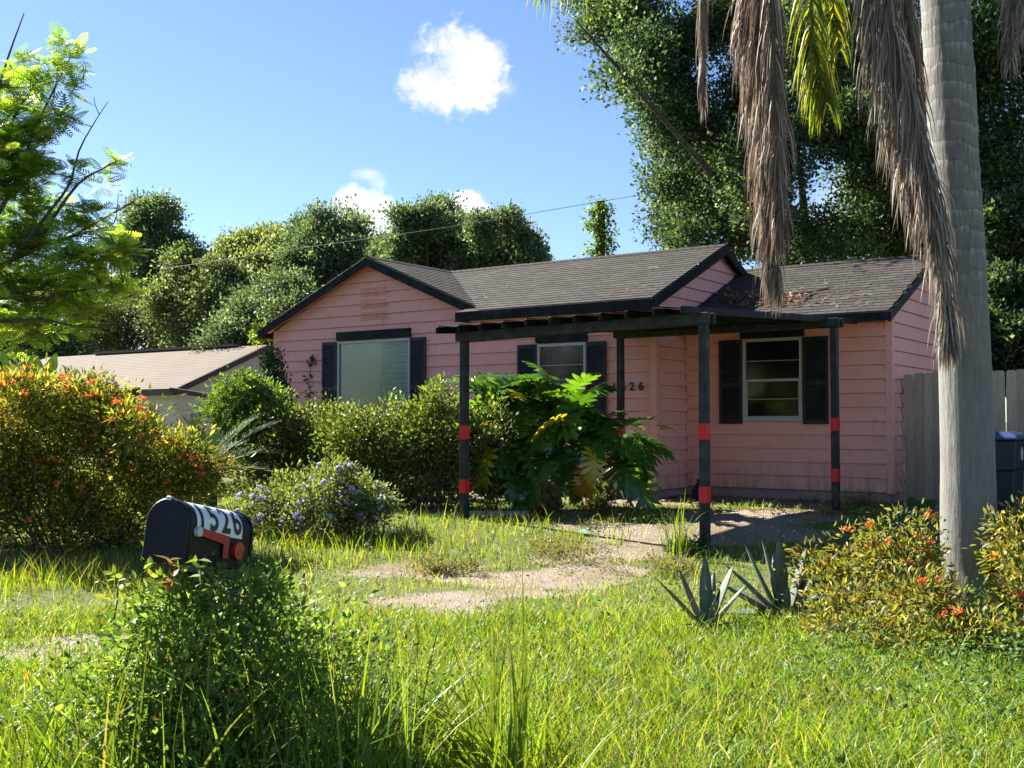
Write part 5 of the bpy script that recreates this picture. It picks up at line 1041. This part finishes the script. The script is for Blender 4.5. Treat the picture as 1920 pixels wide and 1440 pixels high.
# green fronds: one lit yellow green in front of the oak, one far left whose leaflet tips dip into the frame
palm_frond(hangpath([(1560, -420), (1525, -200), (1520, 0), (1530, 120), (1550, 190)], 8.4), 330, .62, PAL_GRN, .62, .16, M_GRASS, .75, .021, rcol=(.14, .2, .03))
palm_frond(hangpath([(1590, -420), (1565, -200), (1560, -20), (1575, 90)], 8.7), 230, .6, PAL_GRN, .6, .16, M_GRASS, .75, .02, rcol=(.14, .2, .03))
palm_frond([CR, CR + Vector((-1.2, -.2, .55)), CR + Vector((-2.3, -.5, .15)), P(1130, -130, 8.0), P(1060, -66, 7.9), P(1010, -44, 7.9)], 110, .62, PAL_GRN, .8, .1, M_GRASS, .35, .018, rcol=(.14, .2, .03))
for k_, (az, rise, ln) in enumerate(((40, 1.2, 2.6), (95, 1.4, 2.6), (150, 1.0, 2.8), (250, 1.3, 2.4), (300, 1.0, 2.6), (345, .8, 2.6), (200, 1.6, 2.4))):
    h_ = Vector((math.cos(R(az)), math.sin(R(az)), 0)); palm_frond([CR, CR + h_ * ln * .35 + Zv * rise, CR + h_ * ln * .75 + Zv * rise * .9, CR + h_ * ln + Zv * (rise * .3 - .2)], 150, .6, PAL_GRN, .35, .15, M_GRASS, 1, .02, rcol=(.14, .2, .03))
# ================================================================== LAWN
def lawn_points(n, pw=1.15, ymax=19.5, ymin=3.6):
    u_ = rng.random(n); e = 1 - pw; y = (ymin ** (e + 1) + u_ * (ymax ** (e + 1) - ymin ** (e + 1))) ** (1 / (e + 1)); x = (rng.random(n) - .5) * 2 * (y * .54 + .9); return x, y
def keep_out(x, y):
    v = (x - HC.x) * Vd.x + (y - HC.y) * Vd.y; a = (x - HC.x) * U.x + (y - HC.y) * U.y
    return ((v > -.05) & (a < .05)) | ((v > 1.0) & (a < 3.35))
def patch(x, y, f=1.0, ph=0.0): return np.sin(x * 1.1 * f + 1.3 * np.sin(y * .9 * f + ph)) * .5 + np.sin(y * 1.7 * f + x * .6 * f + ph) * .3 + np.sin(x * 3.1 * f - y * 2.3 * f + ph) * .2
PAL_G1 = [((.115, .215, .028), 3), ((.155, .25, .034), 3), ((.215, .275, .045), 1.5), ((.09, .16, .02), 1.4), ((.26, .23, .09), .5)]
PAL_G2 = [((.06, .12, .02), 3), ((.09, .16, .025), 3), ((.13, .2, .03), 1)]
PAL_G3 = [((.2, .2, .055), 3), ((.26, .23, .09), 2), ((.14, .18, .035), 2)]
def grass_batch(n, Lr, w0, pal, dens, k, lean=(.25, .9), ymin=3.6, ymax=19.5, pw=1.15):
    x, y = lawn_points(n, pw, ymax, ymin); keep = (rng.random(n) < dens(x, y)) & ~keep_out(x, y); x, y = x[keep], y[keep]; N = len(x)
    L = (Lr[0] + (Lr[1] - Lr[0]) * rng.random(N) ** 1.6) * (1 + .35 * patch(x, y, 1.3, 2)); w = w0 * (.6 + .8 * rng.random(N)) * (1 + .05 * y)
    return blades(np.stack([x, y, gz(x, y) - .01], 1), L, w, lean[0] + (lean[1] - lean[0]) * rng.random(N), rng.random(N) * 6.28, palette(N, pal, .16) * (1 + .14 * patch(x, y, .8, 1))[:, None], .35, k)
nb_ = lambda x, y: 1 - np.clip(bare(x, y) * 1.15, 0, 1)
near = lambda x, y: np.clip((7.2 - y) / 2.2, 0, 1)
parts = [grass_batch(122000, (.05, .19), .006, PAL_G1, nb_, 4, (.25, .95), 3.6, 8.5, 1.0),
         grass_batch(76000, (.05, .17), .0055, PAL_G1, lambda x, y: nb_(x, y) * (1 - .35 * (patch(x, y, 1.1) > .35)), 3, (.2, .9), 8, 19.5, .6),
         grass_batch(20000, (.04, .12), .005, PAL_G3, lambda x, y: np.clip(bare(x, y) * 1.2, 0, 1) * np.clip(.25 + patch(x, y, 2.2, .7) * 1.4, .05, .9), 3, (.4, 1.1), 4, 18, .8)]
# taller, brighter drifts
def drift(px, py, rx, ry): g_ = G(px, py); return lambda x, y: np.exp(-(((x - g_.x) / rx) ** 2 + ((y - g_.y) / ry) ** 2))
dr = [drift(700, 1035, 1.0, .6), drift(560, 1050, .7, .6), drift(900, 985, .6, .4), drift(60, 1100, .8, .6), drift(820, 1000, .7, .4), drift(1050, 1010, .8, .35)]
parts.append(grass_batch(26000, (.14, .34), .0075, [((.17, .25, .022), 3), ((.22, .29, .03), 2), ((.12, .2, .02), 1.5)], lambda x, y: np.clip(sum(f(x, y) for f in dr), 0, 1), 4, (.15, .6), 4.5, 15, .8))
parts.append(grass_batch(9000, (.16, .42), .007, PAL_G2 + [((.2, .27, .03), 2)], lambda x, y: near(x, y) * (x < -.3) * .8 + near(x, y) * .05, 5, (.15, .8), 3.4, 7.5, 1.0))
parts.append(grass_batch(2600, (.2, .42), .004, [((.34, .29, .16), 3), ((.26, .2, .1), 1)], lambda x, y: nb_(x, y) * .8, 4, (.3, 1.1), 3.6, 13, 1.1))
v, f, c = join(parts); tag(link('lawn_grass', npmesh('lawn_grass', v, f, c), M_GRASS), kind='stuff')
# broad-leaved weeds in the lawn
def weed_batch(n, per, r_, ls, pal, dens, h, ymin=3.6, ymax=14, pw=1.2, tm=L6):
    x, y = lawn_points(n, pw, ymax, ymin); keep = (rng.random(n) < dens(x, y)) & ~keep_out(x, y); x, y = x[keep], y[keep]; N = len(x) * per; i = np.repeat(np.arange(len(x)), per)
    hh = h * (.4 + .9 * rng.random(len(x))); p = np.stack([x[i] + rng.normal(0, r_, N), y[i] + rng.normal(0, r_, N), gz(x[i], y[i]) + hh[i] * (.25 + .75 * rng.random(N))], 1)
    d = np.stack([p[:, 0] - x[i], p[:, 1] - y[i], rng.normal(.02, .03, N)], 1); return leaves(p, d, np.tile([0, 0, 1.0], (N, 1)) + rng.normal(0, .35, (N, 3)), ls * (.6 + .8 * rng.random(N)), palette(N, pal, .2), tm)
gr_ = lambda x, y: nb_(x, y) * np.clip(.5 + patch(x, y, 1.6, 3.1) * 1.2, .06, 1)
rw_ = drift(1800, 1290, .9, .9); rw2 = drift(1900, 1180, .6, .8); mw = drift(1350, 1150, .7, .5); lw = drift(120, 1380, .7, .6)
WP = [((.06, .13, .03), 3), ((.09, .17, .04), 3), ((.13, .22, .06), 1.3)]
parts = [weed_batch(3400, 9, .035, .030, WP, gr_, .13), weed_batch(6000, 10, .045, .033, WP, lambda x, y: np.clip(rw_(x, y) + rw2(x, y) + .5 * mw(x, y) + .8 * lw(x, y), 0, 1), .3, 3.4, 9, 1.0),
         weed_batch(1500, 12, .05, .04, [((.10, .13, .05), 3), ((.14, .16, .07), 2)], lambda x, y: np.clip(bare(x, y), 0, 1) * (patch(x, y, 1.9, 1.2) > .25), .12, 8, 16, .6, L4)]
v, f, c = join(parts); tag(link('broadleaf_weeds', npmesh('broadleaf_weeds', v, f, c), M_LEAF), kind='stuff')
# gravel stones and leaf litter
n = 9000; x, y = lawn_points(n, .6, 18, 4.5); k = (rng.random(n) < bare(x, y)) & ~keep_out(x, y); x, y = x[k], y[k]; N = len(x); s_ = .007 + .016 * rng.random(N) ** 2
tet = np.array([(1, 0, -.3), (-.5, .87, -.3), (-.5, -.87, -.3), (.1, .1, .8)]); Vg = np.stack([x, y, gz(x, y) + .004], 1)[:, None] + tet[None] * s_[:, None, None] * (.6 + .8 * rng.random((N, 4, 1)))
Fg = np.array([(0, 1, 3), (1, 2, 3), (2, 0, 3)])[None] + (np.arange(N) * 4)[:, None, None]; m, q, out = newmat('gravel_stone'); at = q.n('ShaderNodeAttribute', attribute_name='Col'); p = pbsdf(q, at.outputs['Color'], .9, .2); q.l(p.outputs[0], out.inputs[0])
tag(link('gravel', npmesh('gravel', Vg.reshape(-1, 3), Fg.reshape(-1, 3), np.repeat(palette(N, [((.5, .43, .36), 3), ((.36, .29, .23), 2), ((.62, .57, .52), 1)], .15), 4, 0)), MATS['gravel_stone']), kind='stuff')
lit = [drift(1000, 925, 2.2, 1.0), drift(1330, 945, 1.6, .7), drift(440, 960, .5, 1.0), drift(1480, 960, 1.2, .5)]
x, y = lawn_points(16000, .3, 18.5, 10); k = (rng.random(len(x)) < np.clip(sum(f(x, y) for f in lit), 0, 1) * .8) & ~keep_out(x, y); x, y = x[k], y[k]; N = len(x)
v, f, c = leaves(np.stack([x, y, gz(x, y) + .01 + .02 * rng.random(N)], 1), np.concatenate([rng.normal(0, 1, (N, 2)), rng.normal(0, .25, (N, 1))], 1), np.tile([0, 0, 1.0], (N, 1)) + rng.normal(0, .35, (N, 3)), .05 + .06 * rng.random(N), palette(N, [((.22, .13, .08), 3), ((.32, .21, .14), 2), ((.12, .07, .045), 2), ((.42, .33, .25), .8)], .2), L4)
tag(link('leaf_litter', npmesh('leaf_litter', v, f, c), M_DRY), kind='stuff')

# ================================================================== FOREGROUND VINE MOUND, GRASS CLUMPS, WEEDS
vm = P(400, 1300, 4.35); vm.z = 0
bl = px_blobs([(350, 1120, 56, -.1), (430, 1120, 50, .05), (285, 1105, 40, 0), (330, 1085, 28, -.1), (395, 1085, 26, -.1), (480, 1155, 40, .2), (380, 1200, 85, -.15), (290, 1220, 64, -.05), (460, 1230, 70, .05), (550, 1240, 55, .25), (630, 1235, 46, .45), (700, 1225, 34, .6), (330, 1330, 90, -.2), (480, 1340, 80, 0), (620, 1330, 50, .2), (240, 1330, 56, -.1), (230, 1190, 34, 0), (560, 1165, 36, .4), (640, 1150, 26, .7), (190, 1260, 34, -.05), (215, 1130, 22, .1), (360, 1440, 90, -.3), (250, 1420, 60, -.2), (520, 1440, 60, -.1), (770, 1290, 26, .5)], 4.28, 0, .9)
PAL_V = [((.075, .15, .036), 3), ((.12, .21, .048), 3), ((.17, .26, .06), 2.6), ((.21, .27, .06), 1.4), ((.2, .1, .03), .15)]
def strap(n, x0, x1, y0, y1, L, w, pal):
    x = P(1, 800, 4.3).x * 0 + x0 + (x1 - x0) * rng.random(n); y = y0 + (y1 - y0) * rng.random(n)
    return blades(np.stack([x, y, 0 * x - .02], 1), L[0] + (L[1] - L[0]) * rng.random(n), w * (.6 + .8 * rng.random(n)), .08 + .75 * rng.random(n) ** 1.5, rng.random(n) * 6.28, palette(n, pal, .2), .4, 7)
sv_, sf_2, sc_ = join([strap(760, -1.8, -.35, 3.65, 4.7, (.35, .95), .0125, [((.05, .11, .02), 3), ((.09, .17, .03), 3), ((.16, .24, .03), 2), ((.24, .2, .08), .5)]), strap(200, -1.0, .2, 3.8, 5.1, (.3, .7), .011, [((.09, .17, .03), 3), ((.16, .24, .03), 2)])])
tag(link('tall_grass', npmesh('tall_grass', sv_, sf_2, sc_), M_GRASS), kind='stuff')
t, cen = shrub('vine_mound', 'tangled mound of leafy vines smothering the mailbox post', 'vine', vm, bl, 1350, 8, .22, .034, PAL_V, M_LEAF, L6, .38, 30, .4, .35, sr=.004, zmin=.02, rand=1.0)
mbl = [(mo.x + dx, mo.y + dy, z_, r_, r_, r_) for dx, dy, z_, r_ in ((-.04, -.02, .90, .10), (.08, .0, .86, .10), (.22, .15, .80, .09), (.34, .3, .78, .10), (.26, .3, .84, .10), (.03, -.06, .82, .11), (.05, .0, .74, .13), (.2, .15, .72, .13), (-.08, .05, .72, .11), (.1, -.02, .58, .16), (.28, .2, .58, .15), (-.06, 0, .56, .14), (.36, .35, .7, .10), (.05, -.05, .4, .2), (.3, .1, .4, .2), (.45, .3, .5, .15))]
shrub('mailbox_vine', 'leafy vines climbing the post right up to the underside of the mailbox', 'vine', Vector((mo.x + .12, mo.y + .2, 0)), mbl, 800, 9, .12, .034, PAL_V, M_LEAF, L6, .05, 16, .45, .35, sr=.004, rand=1.0)
# sprigs standing above the mound
for (px, py, hgt, lab) in ((215, 1075, .16, 'light green weed sprig left of the mailbox door'), (372, 1050, .14, 'light green vine sprig in front of the mailbox flag'), (318, 1050, .1, 'small wilted brown sprig in front of the mailbox door'), (430, 1075, .1, 'dark green sprig at the back end of the mailbox')):
    p0 = P(px, py, 3.95); s0 = Vector((p0.x, p0.y, p0.z - hgt)); t = thing('weed_sprig', lab, 'weed', s0, 'weed sprigs around the mailbox')
    pth = spline([s0, s0 + Vector((.012, 0, hgt * .5)), p0], 6); V, F, C = tubes_arrays([([tuple(p) for p in pth], [.003, .003, .0028, .0025, .002, .0015], 5)], (1, 1, 1)); link('stem', npmesh('stem', V, F), M_TWIG, t)
    n = 13; pp_ = pth[rng.integers(1, 6, n)]; d = rng.normal(0, 1, (n, 3)) * np.array([1, .7, .35]) + np.array([.1, 0, .15]); pal_ = [((.25, .12, .05), 1)] if 'brown' in lab else DARK if 'dark' in lab else LIGHT
    v, f, c = leaves(pp_, d, np.tile([0, 0, 1.0], (n, 1)) + rng.normal(0, .3, (n, 3)), .05 * (.6 + .6 * rng.random(n)), palette(n, pal_, .15), L6); tag(link('leaves', npmesh('leaves', v, f, c), M_LEAF, t), kind='stuff')
def clump(name, label, base, n, L, w, lean, heads, pal, sr=.05, droop=.5, k=8, cat='grass clump', group=None):
    x = base.x + rng.normal(0, sr, n); y = base.y + rng.normal(0, sr, n)
    v, f, c = blades(np.stack([x, y, np.full(n, base.z - .02)], 1), L * (.55 + .55 * rng.random(n)), w * (.7 + .6 * rng.random(n)), lean[0] + (lean[1] - lean[0]) * rng.random(n), R(heads[0]) + R(heads[1]) * rng.standard_normal(n), palette(n, pal, .15), droop, k)
    return tag(link(name, npmesh(name, v, f, c), M_GRASS), label, cat, group, None)
PT = [((.13, .21, .03), 3), ((.18, .26, .04), 2), ((.09, .17, .03), 2)]
c0 = Vector((P(950, 1300, 4.45).x, 4.45, 0))
clump('tall_grass_clump', 'tall upright clump of grass at the bottom centre', c0, 32, 1.0, .015, (.02, .25), (90, 60), PT, .05, .3, 9, group='tall grass clumps')
clump('arching_grass_clump', 'broad bladed grass arching left beside the tall upright clump', Vector((c0.x - .08, 4.35, 0)), 70, .85, .018, (.5, 1.0), (185, 26), PT, .07, .62, 10, group='tall grass clumps')
for i, (px, Y_, n_, h_, hd, lab) in enumerate(((430, 4.05, 26, .75, 80, 'long grass blades growing up through the vine mound below the mailbox'), (560, 4.2, 34, .7, 110, 'long grass blades at the right side of the vine mound'), (680, 4.4, 40, .62, 70, 'long grass blades between the vine mound and the tall upright clump'), (300, 3.95, 18, .6, 100, 'few long grass blades at the left of the vine mound'))):
    o_ = P(px, 1400, Y_); o_.z = 0; clump('long_grass', lab, o_, n_, h_, .011, (.1, .6), (hd, 70), PT, .16, .35, 7, group='long grass in the vine mound')
g_ = G(1268, 1045); clump('looped_weed', 'tall dark bent weed stalks left of the nearest pergola post', g_, 26, .75, .022, (.05, .4), (120, 90), PAL_G2, .06, .9, 10, 'weed')
for i, (px, py, h_, lab) in enumerate(((1540, 1440, .3, 'grass tuft with broad blades at the bottom right'), (120, 1420, .35, 'bright grass tuft in the bottom left corner'), (1010, 1420, .3, 'grass tuft right of the tall upright clump'), (700, 1440, .42, 'sparse grass blades below the vine mound'), (480, 1440, .5, 'long lit grass blades in front of the vine mound'))):
    g_ = G(px, min(py, 1438)); g_.y -= .1; clump('grass_tuft', lab, g_, 40, h_ * 1.2, .013, (.1, .7), (90, 120), PT, .06, .4, 7, group='grass tufts along the bottom edge')
def fennel(px, py, h, w, lab):
    g_ = G(px, py); bl = [(g_.x + rng.normal(0, w * .25), g_.y + rng.normal(0, w * .2), g_.z + h * (.15 + .8 * i / 7), w * (1 - .09 * i) * .55, w * .45, h * .14) for i in range(8)]
    shrub('dog_fennel', lab, 'weed', g_, bl, 240, 9, .07, .055, [((.12, .13, .05), 3), ((.17, .16, .07), 2), ((.08, .10, .035), 2)], M_LEAF, LN, .05, 8, .9, .3, sr=.005, group='feathery weeds in front of the philodendron')
fennel(1035, 968, .42, .2, 'left feathery olive weed in front of the philodendron'); fennel(1125, 972, .42, .24, 'right feathery olive weed in front of the philodendron')
for (px, py, w, h, lab) in ((1600, 960, .5, .3, 'scraggly weeds along the wing foundation'), (1060, 1045, .9, .22, 'low brownish weeds in the middle of the dirt patch'), (820, 1075, .5, .16, 'dry low weeds on the left of the dirt patch'), (1200, 1075, .7, .16, 'yellowish weeds right of the dirt patch'), (1290, 1040, .35, .2, 'dark low weed at the foot of the nearest post')):
    g_ = G(px, py); bl = [(g_.x + rng.normal(0, w * .4), g_.y + rng.normal(0, w * .25), g_.z + h * rng.random() * .6, w * .22, w * .2, h * .4) for _ in range(9)]
    pal_ = DARK if 'dark' in lab else [((.12, .14, .045), 3), ((.17, .17, .07), 2), ((.2, .15, .09), 1)]
    shrub('low_weed', lab, 'weed', g_, bl, 170, 11, .1, .035, pal_, M_LEAF, LN, .1, 8, .8, .2, sr=.003, group='low weeds')
g_ = G(1620, 985); lp = thing('milkweed_plant', 'young weed with long pale leaves in shade right of the pergola', 'weed', g_)
V, F, C = tubes_arrays([([tuple(g_), tuple(g_ + Zv * .22)], [.006, .004], 5)], (1, 1, 1)); link('stem', npmesh('stem', V, F), M_TWIG, lp)
me = big_leaf_mesh('leaf', .2, .02, (.2, .3, .07), .35); me.materials.append(M_LEAF)
for i in range(9): place(link('leaf', me), lp, g_ + Zv * (.12 + .012 * i), i * 2.4, R(30 - 3 * i), 0, 1)

# ================================================================== SMALL THINGS
# creeper on the wall beside the left shutter
cr = H(-7.55, -.04, 1.3); vt = thing('wall_creeper', 'thin withered creeper climbing the pink wall beside the left shutter', 'vine', cr)
pth = [H(-7.75, -.05, 1.5), H(-7.6, -.06, 1.75), H(-7.5, -.05, 2.0), H(-7.52, -.06, 2.3), H(-7.46, -.05, 2.62), H(-7.40, -.06, 2.72)]; c_ = spline(pth, 24)
V, F, C = tubes_arrays([([tuple(p) for p in c_], [.006] * 24, 5)], (1, 1, 1)); link('stem', npmesh('stem', V, F), M_TWIG, vt)
n = 110; i = np.clip((rng.choice([2, 6, 11, 15, 20, 22, 23], n) + rng.normal(0, 1, n)).astype(int), 0, 23)
v, f, c = leaves(c_[i] + rng.normal(0, .035, (n, 3)) * np.array([1, .3, 1]) + np.array(-Vd) * .02, rng.normal(0, 1, (n, 3)), np.tile(np.array(-Vd), (n, 1)) + rng.normal(0, .5, (n, 3)), .05 + .05 * rng.random(n), palette(n, [((.05, .045, .025), 3), ((.1, .09, .045), 2), ((.3, .27, .12), .5)], .2), L4); tag(link('leaves', npmesh('leaves', v, f, c), M_DRY, vt), kind='stuff')
# tufts of leaves on the gutter corner of the house at left
g_ = P(495, 625, 22.3); shrub('corner_creeper', 'green climbing plant at the left eave of the pink house', 'vine', Vector((g_.x, g_.y, .3)), px_blobs([(490, 622, 12), (500, 632, 10), (480, 634, 8)], 22.3, .05), 60, 12, .12, .08, LIGHT, M_LEAF, L6, 0, 3)
# branch and debris on the wing roof
def WR(px, py):
    o_, n_ = H(3.38, .72, zW(.72)), Vector((-Vd.x * .426, -Vd.y * .426, 1)).normalized(); d = ray(px, py); t = (o_ - cam.location).dot(n_) / d.dot(n_); return cam.location + d * t + n_ * .03
br = thing('fallen_branch', 'dead forked branch lying on the wing roof below the hanging frond', 'branch', WR(1500, 560))
for pts, r0 in (([(1490, 552), (1510, 552), (1530, 548), (1556, 543)], .018), ([(1530, 548), (1515, 560), (1505, 570)], .013), ([(1470, 556), (1490, 552)], .012), ([(1545, 545), (1560, 538)], .008)):
    c_ = spline([WR(*p) for p in pts], 8); MB().tube([tuple(p) for p in c_], list(np.linspace(r0, r0 * .5, 8)), 6).build('twig', M_TWIG, br)
tl = []
for _ in range(46):
    p = WR(rng.uniform(1395, 1640), rng.uniform(528, 580)); q_ = p + U * rng.normal(0, .13) + Vd * rng.normal(0, .05) + Zv * .01; tl.append(([tuple(p), tuple((p + q_) / 2 + Zv * .02), tuple(q_)], [.005, .005, .003], 4))
V, F, C = tubes_arrays(tl, (1, 1, 1)); n = 900
pt = np.array([tuple(WR(rng.normal(1430, 42), 562 + rng.normal(0, 7))) for _ in range(n)]); lv_ = leaves(pt, np.concatenate([rng.normal(0, 1, (n, 2)), rng.normal(0, .2, (n, 1))], 1), np.tile([0, 0, 1.0], (n, 1)) + rng.normal(0, .3, (n, 3)), .05 + .05 * rng.random(n), palette(n, [((.3, .2, .14), 3), ((.2, .13, .09), 2), ((.42, .34, .27), 1)], .2), L4)
v, f, c = join([(V, F, np.tile([(.3, .25, .19)], (len(V), 1))), lv_]); tag(link('roof_debris', npmesh('roof_debris', v, f, c), M_DRY), kind='stuff')
tl = []
def MR(px, py):
    o_, n_ = H(.15, -.42, zR3(-.42)), Vector((-Vd.x * s427, -Vd.y * s427, 1)).normalized(); d = ray(px, py); t = (o_ - cam.location).dot(n_) / d.dot(n_); return cam.location + d * t + n_ * .03
for px, py in ((952, 540), (985, 552), (1175, 547), (1205, 540), (1238, 505), (902, 562), (890, 560), (908, 556), (915, 562), (1050, 560), (1310, 500), (895, 545)):
    p = MR(px, py); q_ = p + U * rng.normal(0, .12) + Vd * rng.normal(0, .08) + Zv * .02; tl.append(([tuple(p), tuple((p + q_) / 2 + Zv * .015), tuple(q_)], [.006, .006, .003], 4))
V, F, C = tubes_arrays(tl, (1, 1, 1)); tag(link('roof_twigs', npmesh('roof_twigs', V, F, np.tile([(.4, .33, .26)], (len(V), 1))), M_DRY), kind='stuff')
# crumpled aqua plastic scrap, blue bottle by the post, edging board
g_ = G(1095, 1003); mb = MB(); ang = np.linspace(0, 6.283, 10)[:-1]; r0 = [.14 * (.7 + .5 * rng.random()) for _ in ang]
top = [g_ + Vector((r_ * math.cos(a), r_ * .5 * math.sin(a), .02 + .03 * rng.random())) for a, r_ in zip(ang, r0)]; mb.add([g_ + Zv * .07] + top, [(0, i + 1, (i + 1) % 9 + 1) for i in range(9)])
tag(mb.build('plastic_scrap', mat_plain('aqua_plastic', (.25, .5, .42), .5, .4, .2, 20)), 'crumpled pale aqua plastic scrap on the dirt', 'scrap')
g_ = G(1312, 940); bt = thing('blue_bag', 'dark blue bag slumped against the wing wall behind the nearest post', 'bag', g_); mb = MB()
prof_ = [(.09, 0), (.12, .06), (.11, .16), (.07, .24), (.035, .29), (.05, .33)]; n = 12; vs = [g_ + Vector((r_ * math.cos(6.283 * k / n) * (1 + .12 * math.sin(3 * k + j)), r_ * math.sin(6.283 * k / n), z_)) for j, (r_, z_) in enumerate(prof_) for k in range(n)]
mb.add(vs, [(j * n + k, j * n + (k + 1) % n, (j + 1) * n + (k + 1) % n, (j + 1) * n + k) for j in range(5) for k in range(n)] + [tuple(range(n)), tuple(range(5 * n, 6 * n))]); mb.build('body', mat_plain('blue_plastic_bag', (.008, .011, .04), .7, .2, .3, 12), bt, True)
a, c = G(880, 966), G(1010, 966); sl_ = thing('edging_slab', 'row of low concrete edging slabs beside the left pergola post', 'edging', (a + c) / 2); n = 4
for i in range(n): p0, p1 = a.lerp(c, (i + .02) / n), a.lerp(c, (i + .98) / n); MB().beam(p0 + Zv * .02, p1 + Zv * .02, .16, .07).build('slab', mat_plain('edging_concrete', (.33, .27, .22), .9, .2, .2, 6), sl_, bevel=.008)
a, c = G(1500, 972), G(1538, 968); tag(MB().beam(a + Zv * .02, c + Zv * .02, .05, .04).build('red_wood_strip', mat_plain('red_wood', (.35, .12, .08), .8, .2, .2, 9)), 'short red wooden strip lying on the gravel right of the nearest post', 'board')
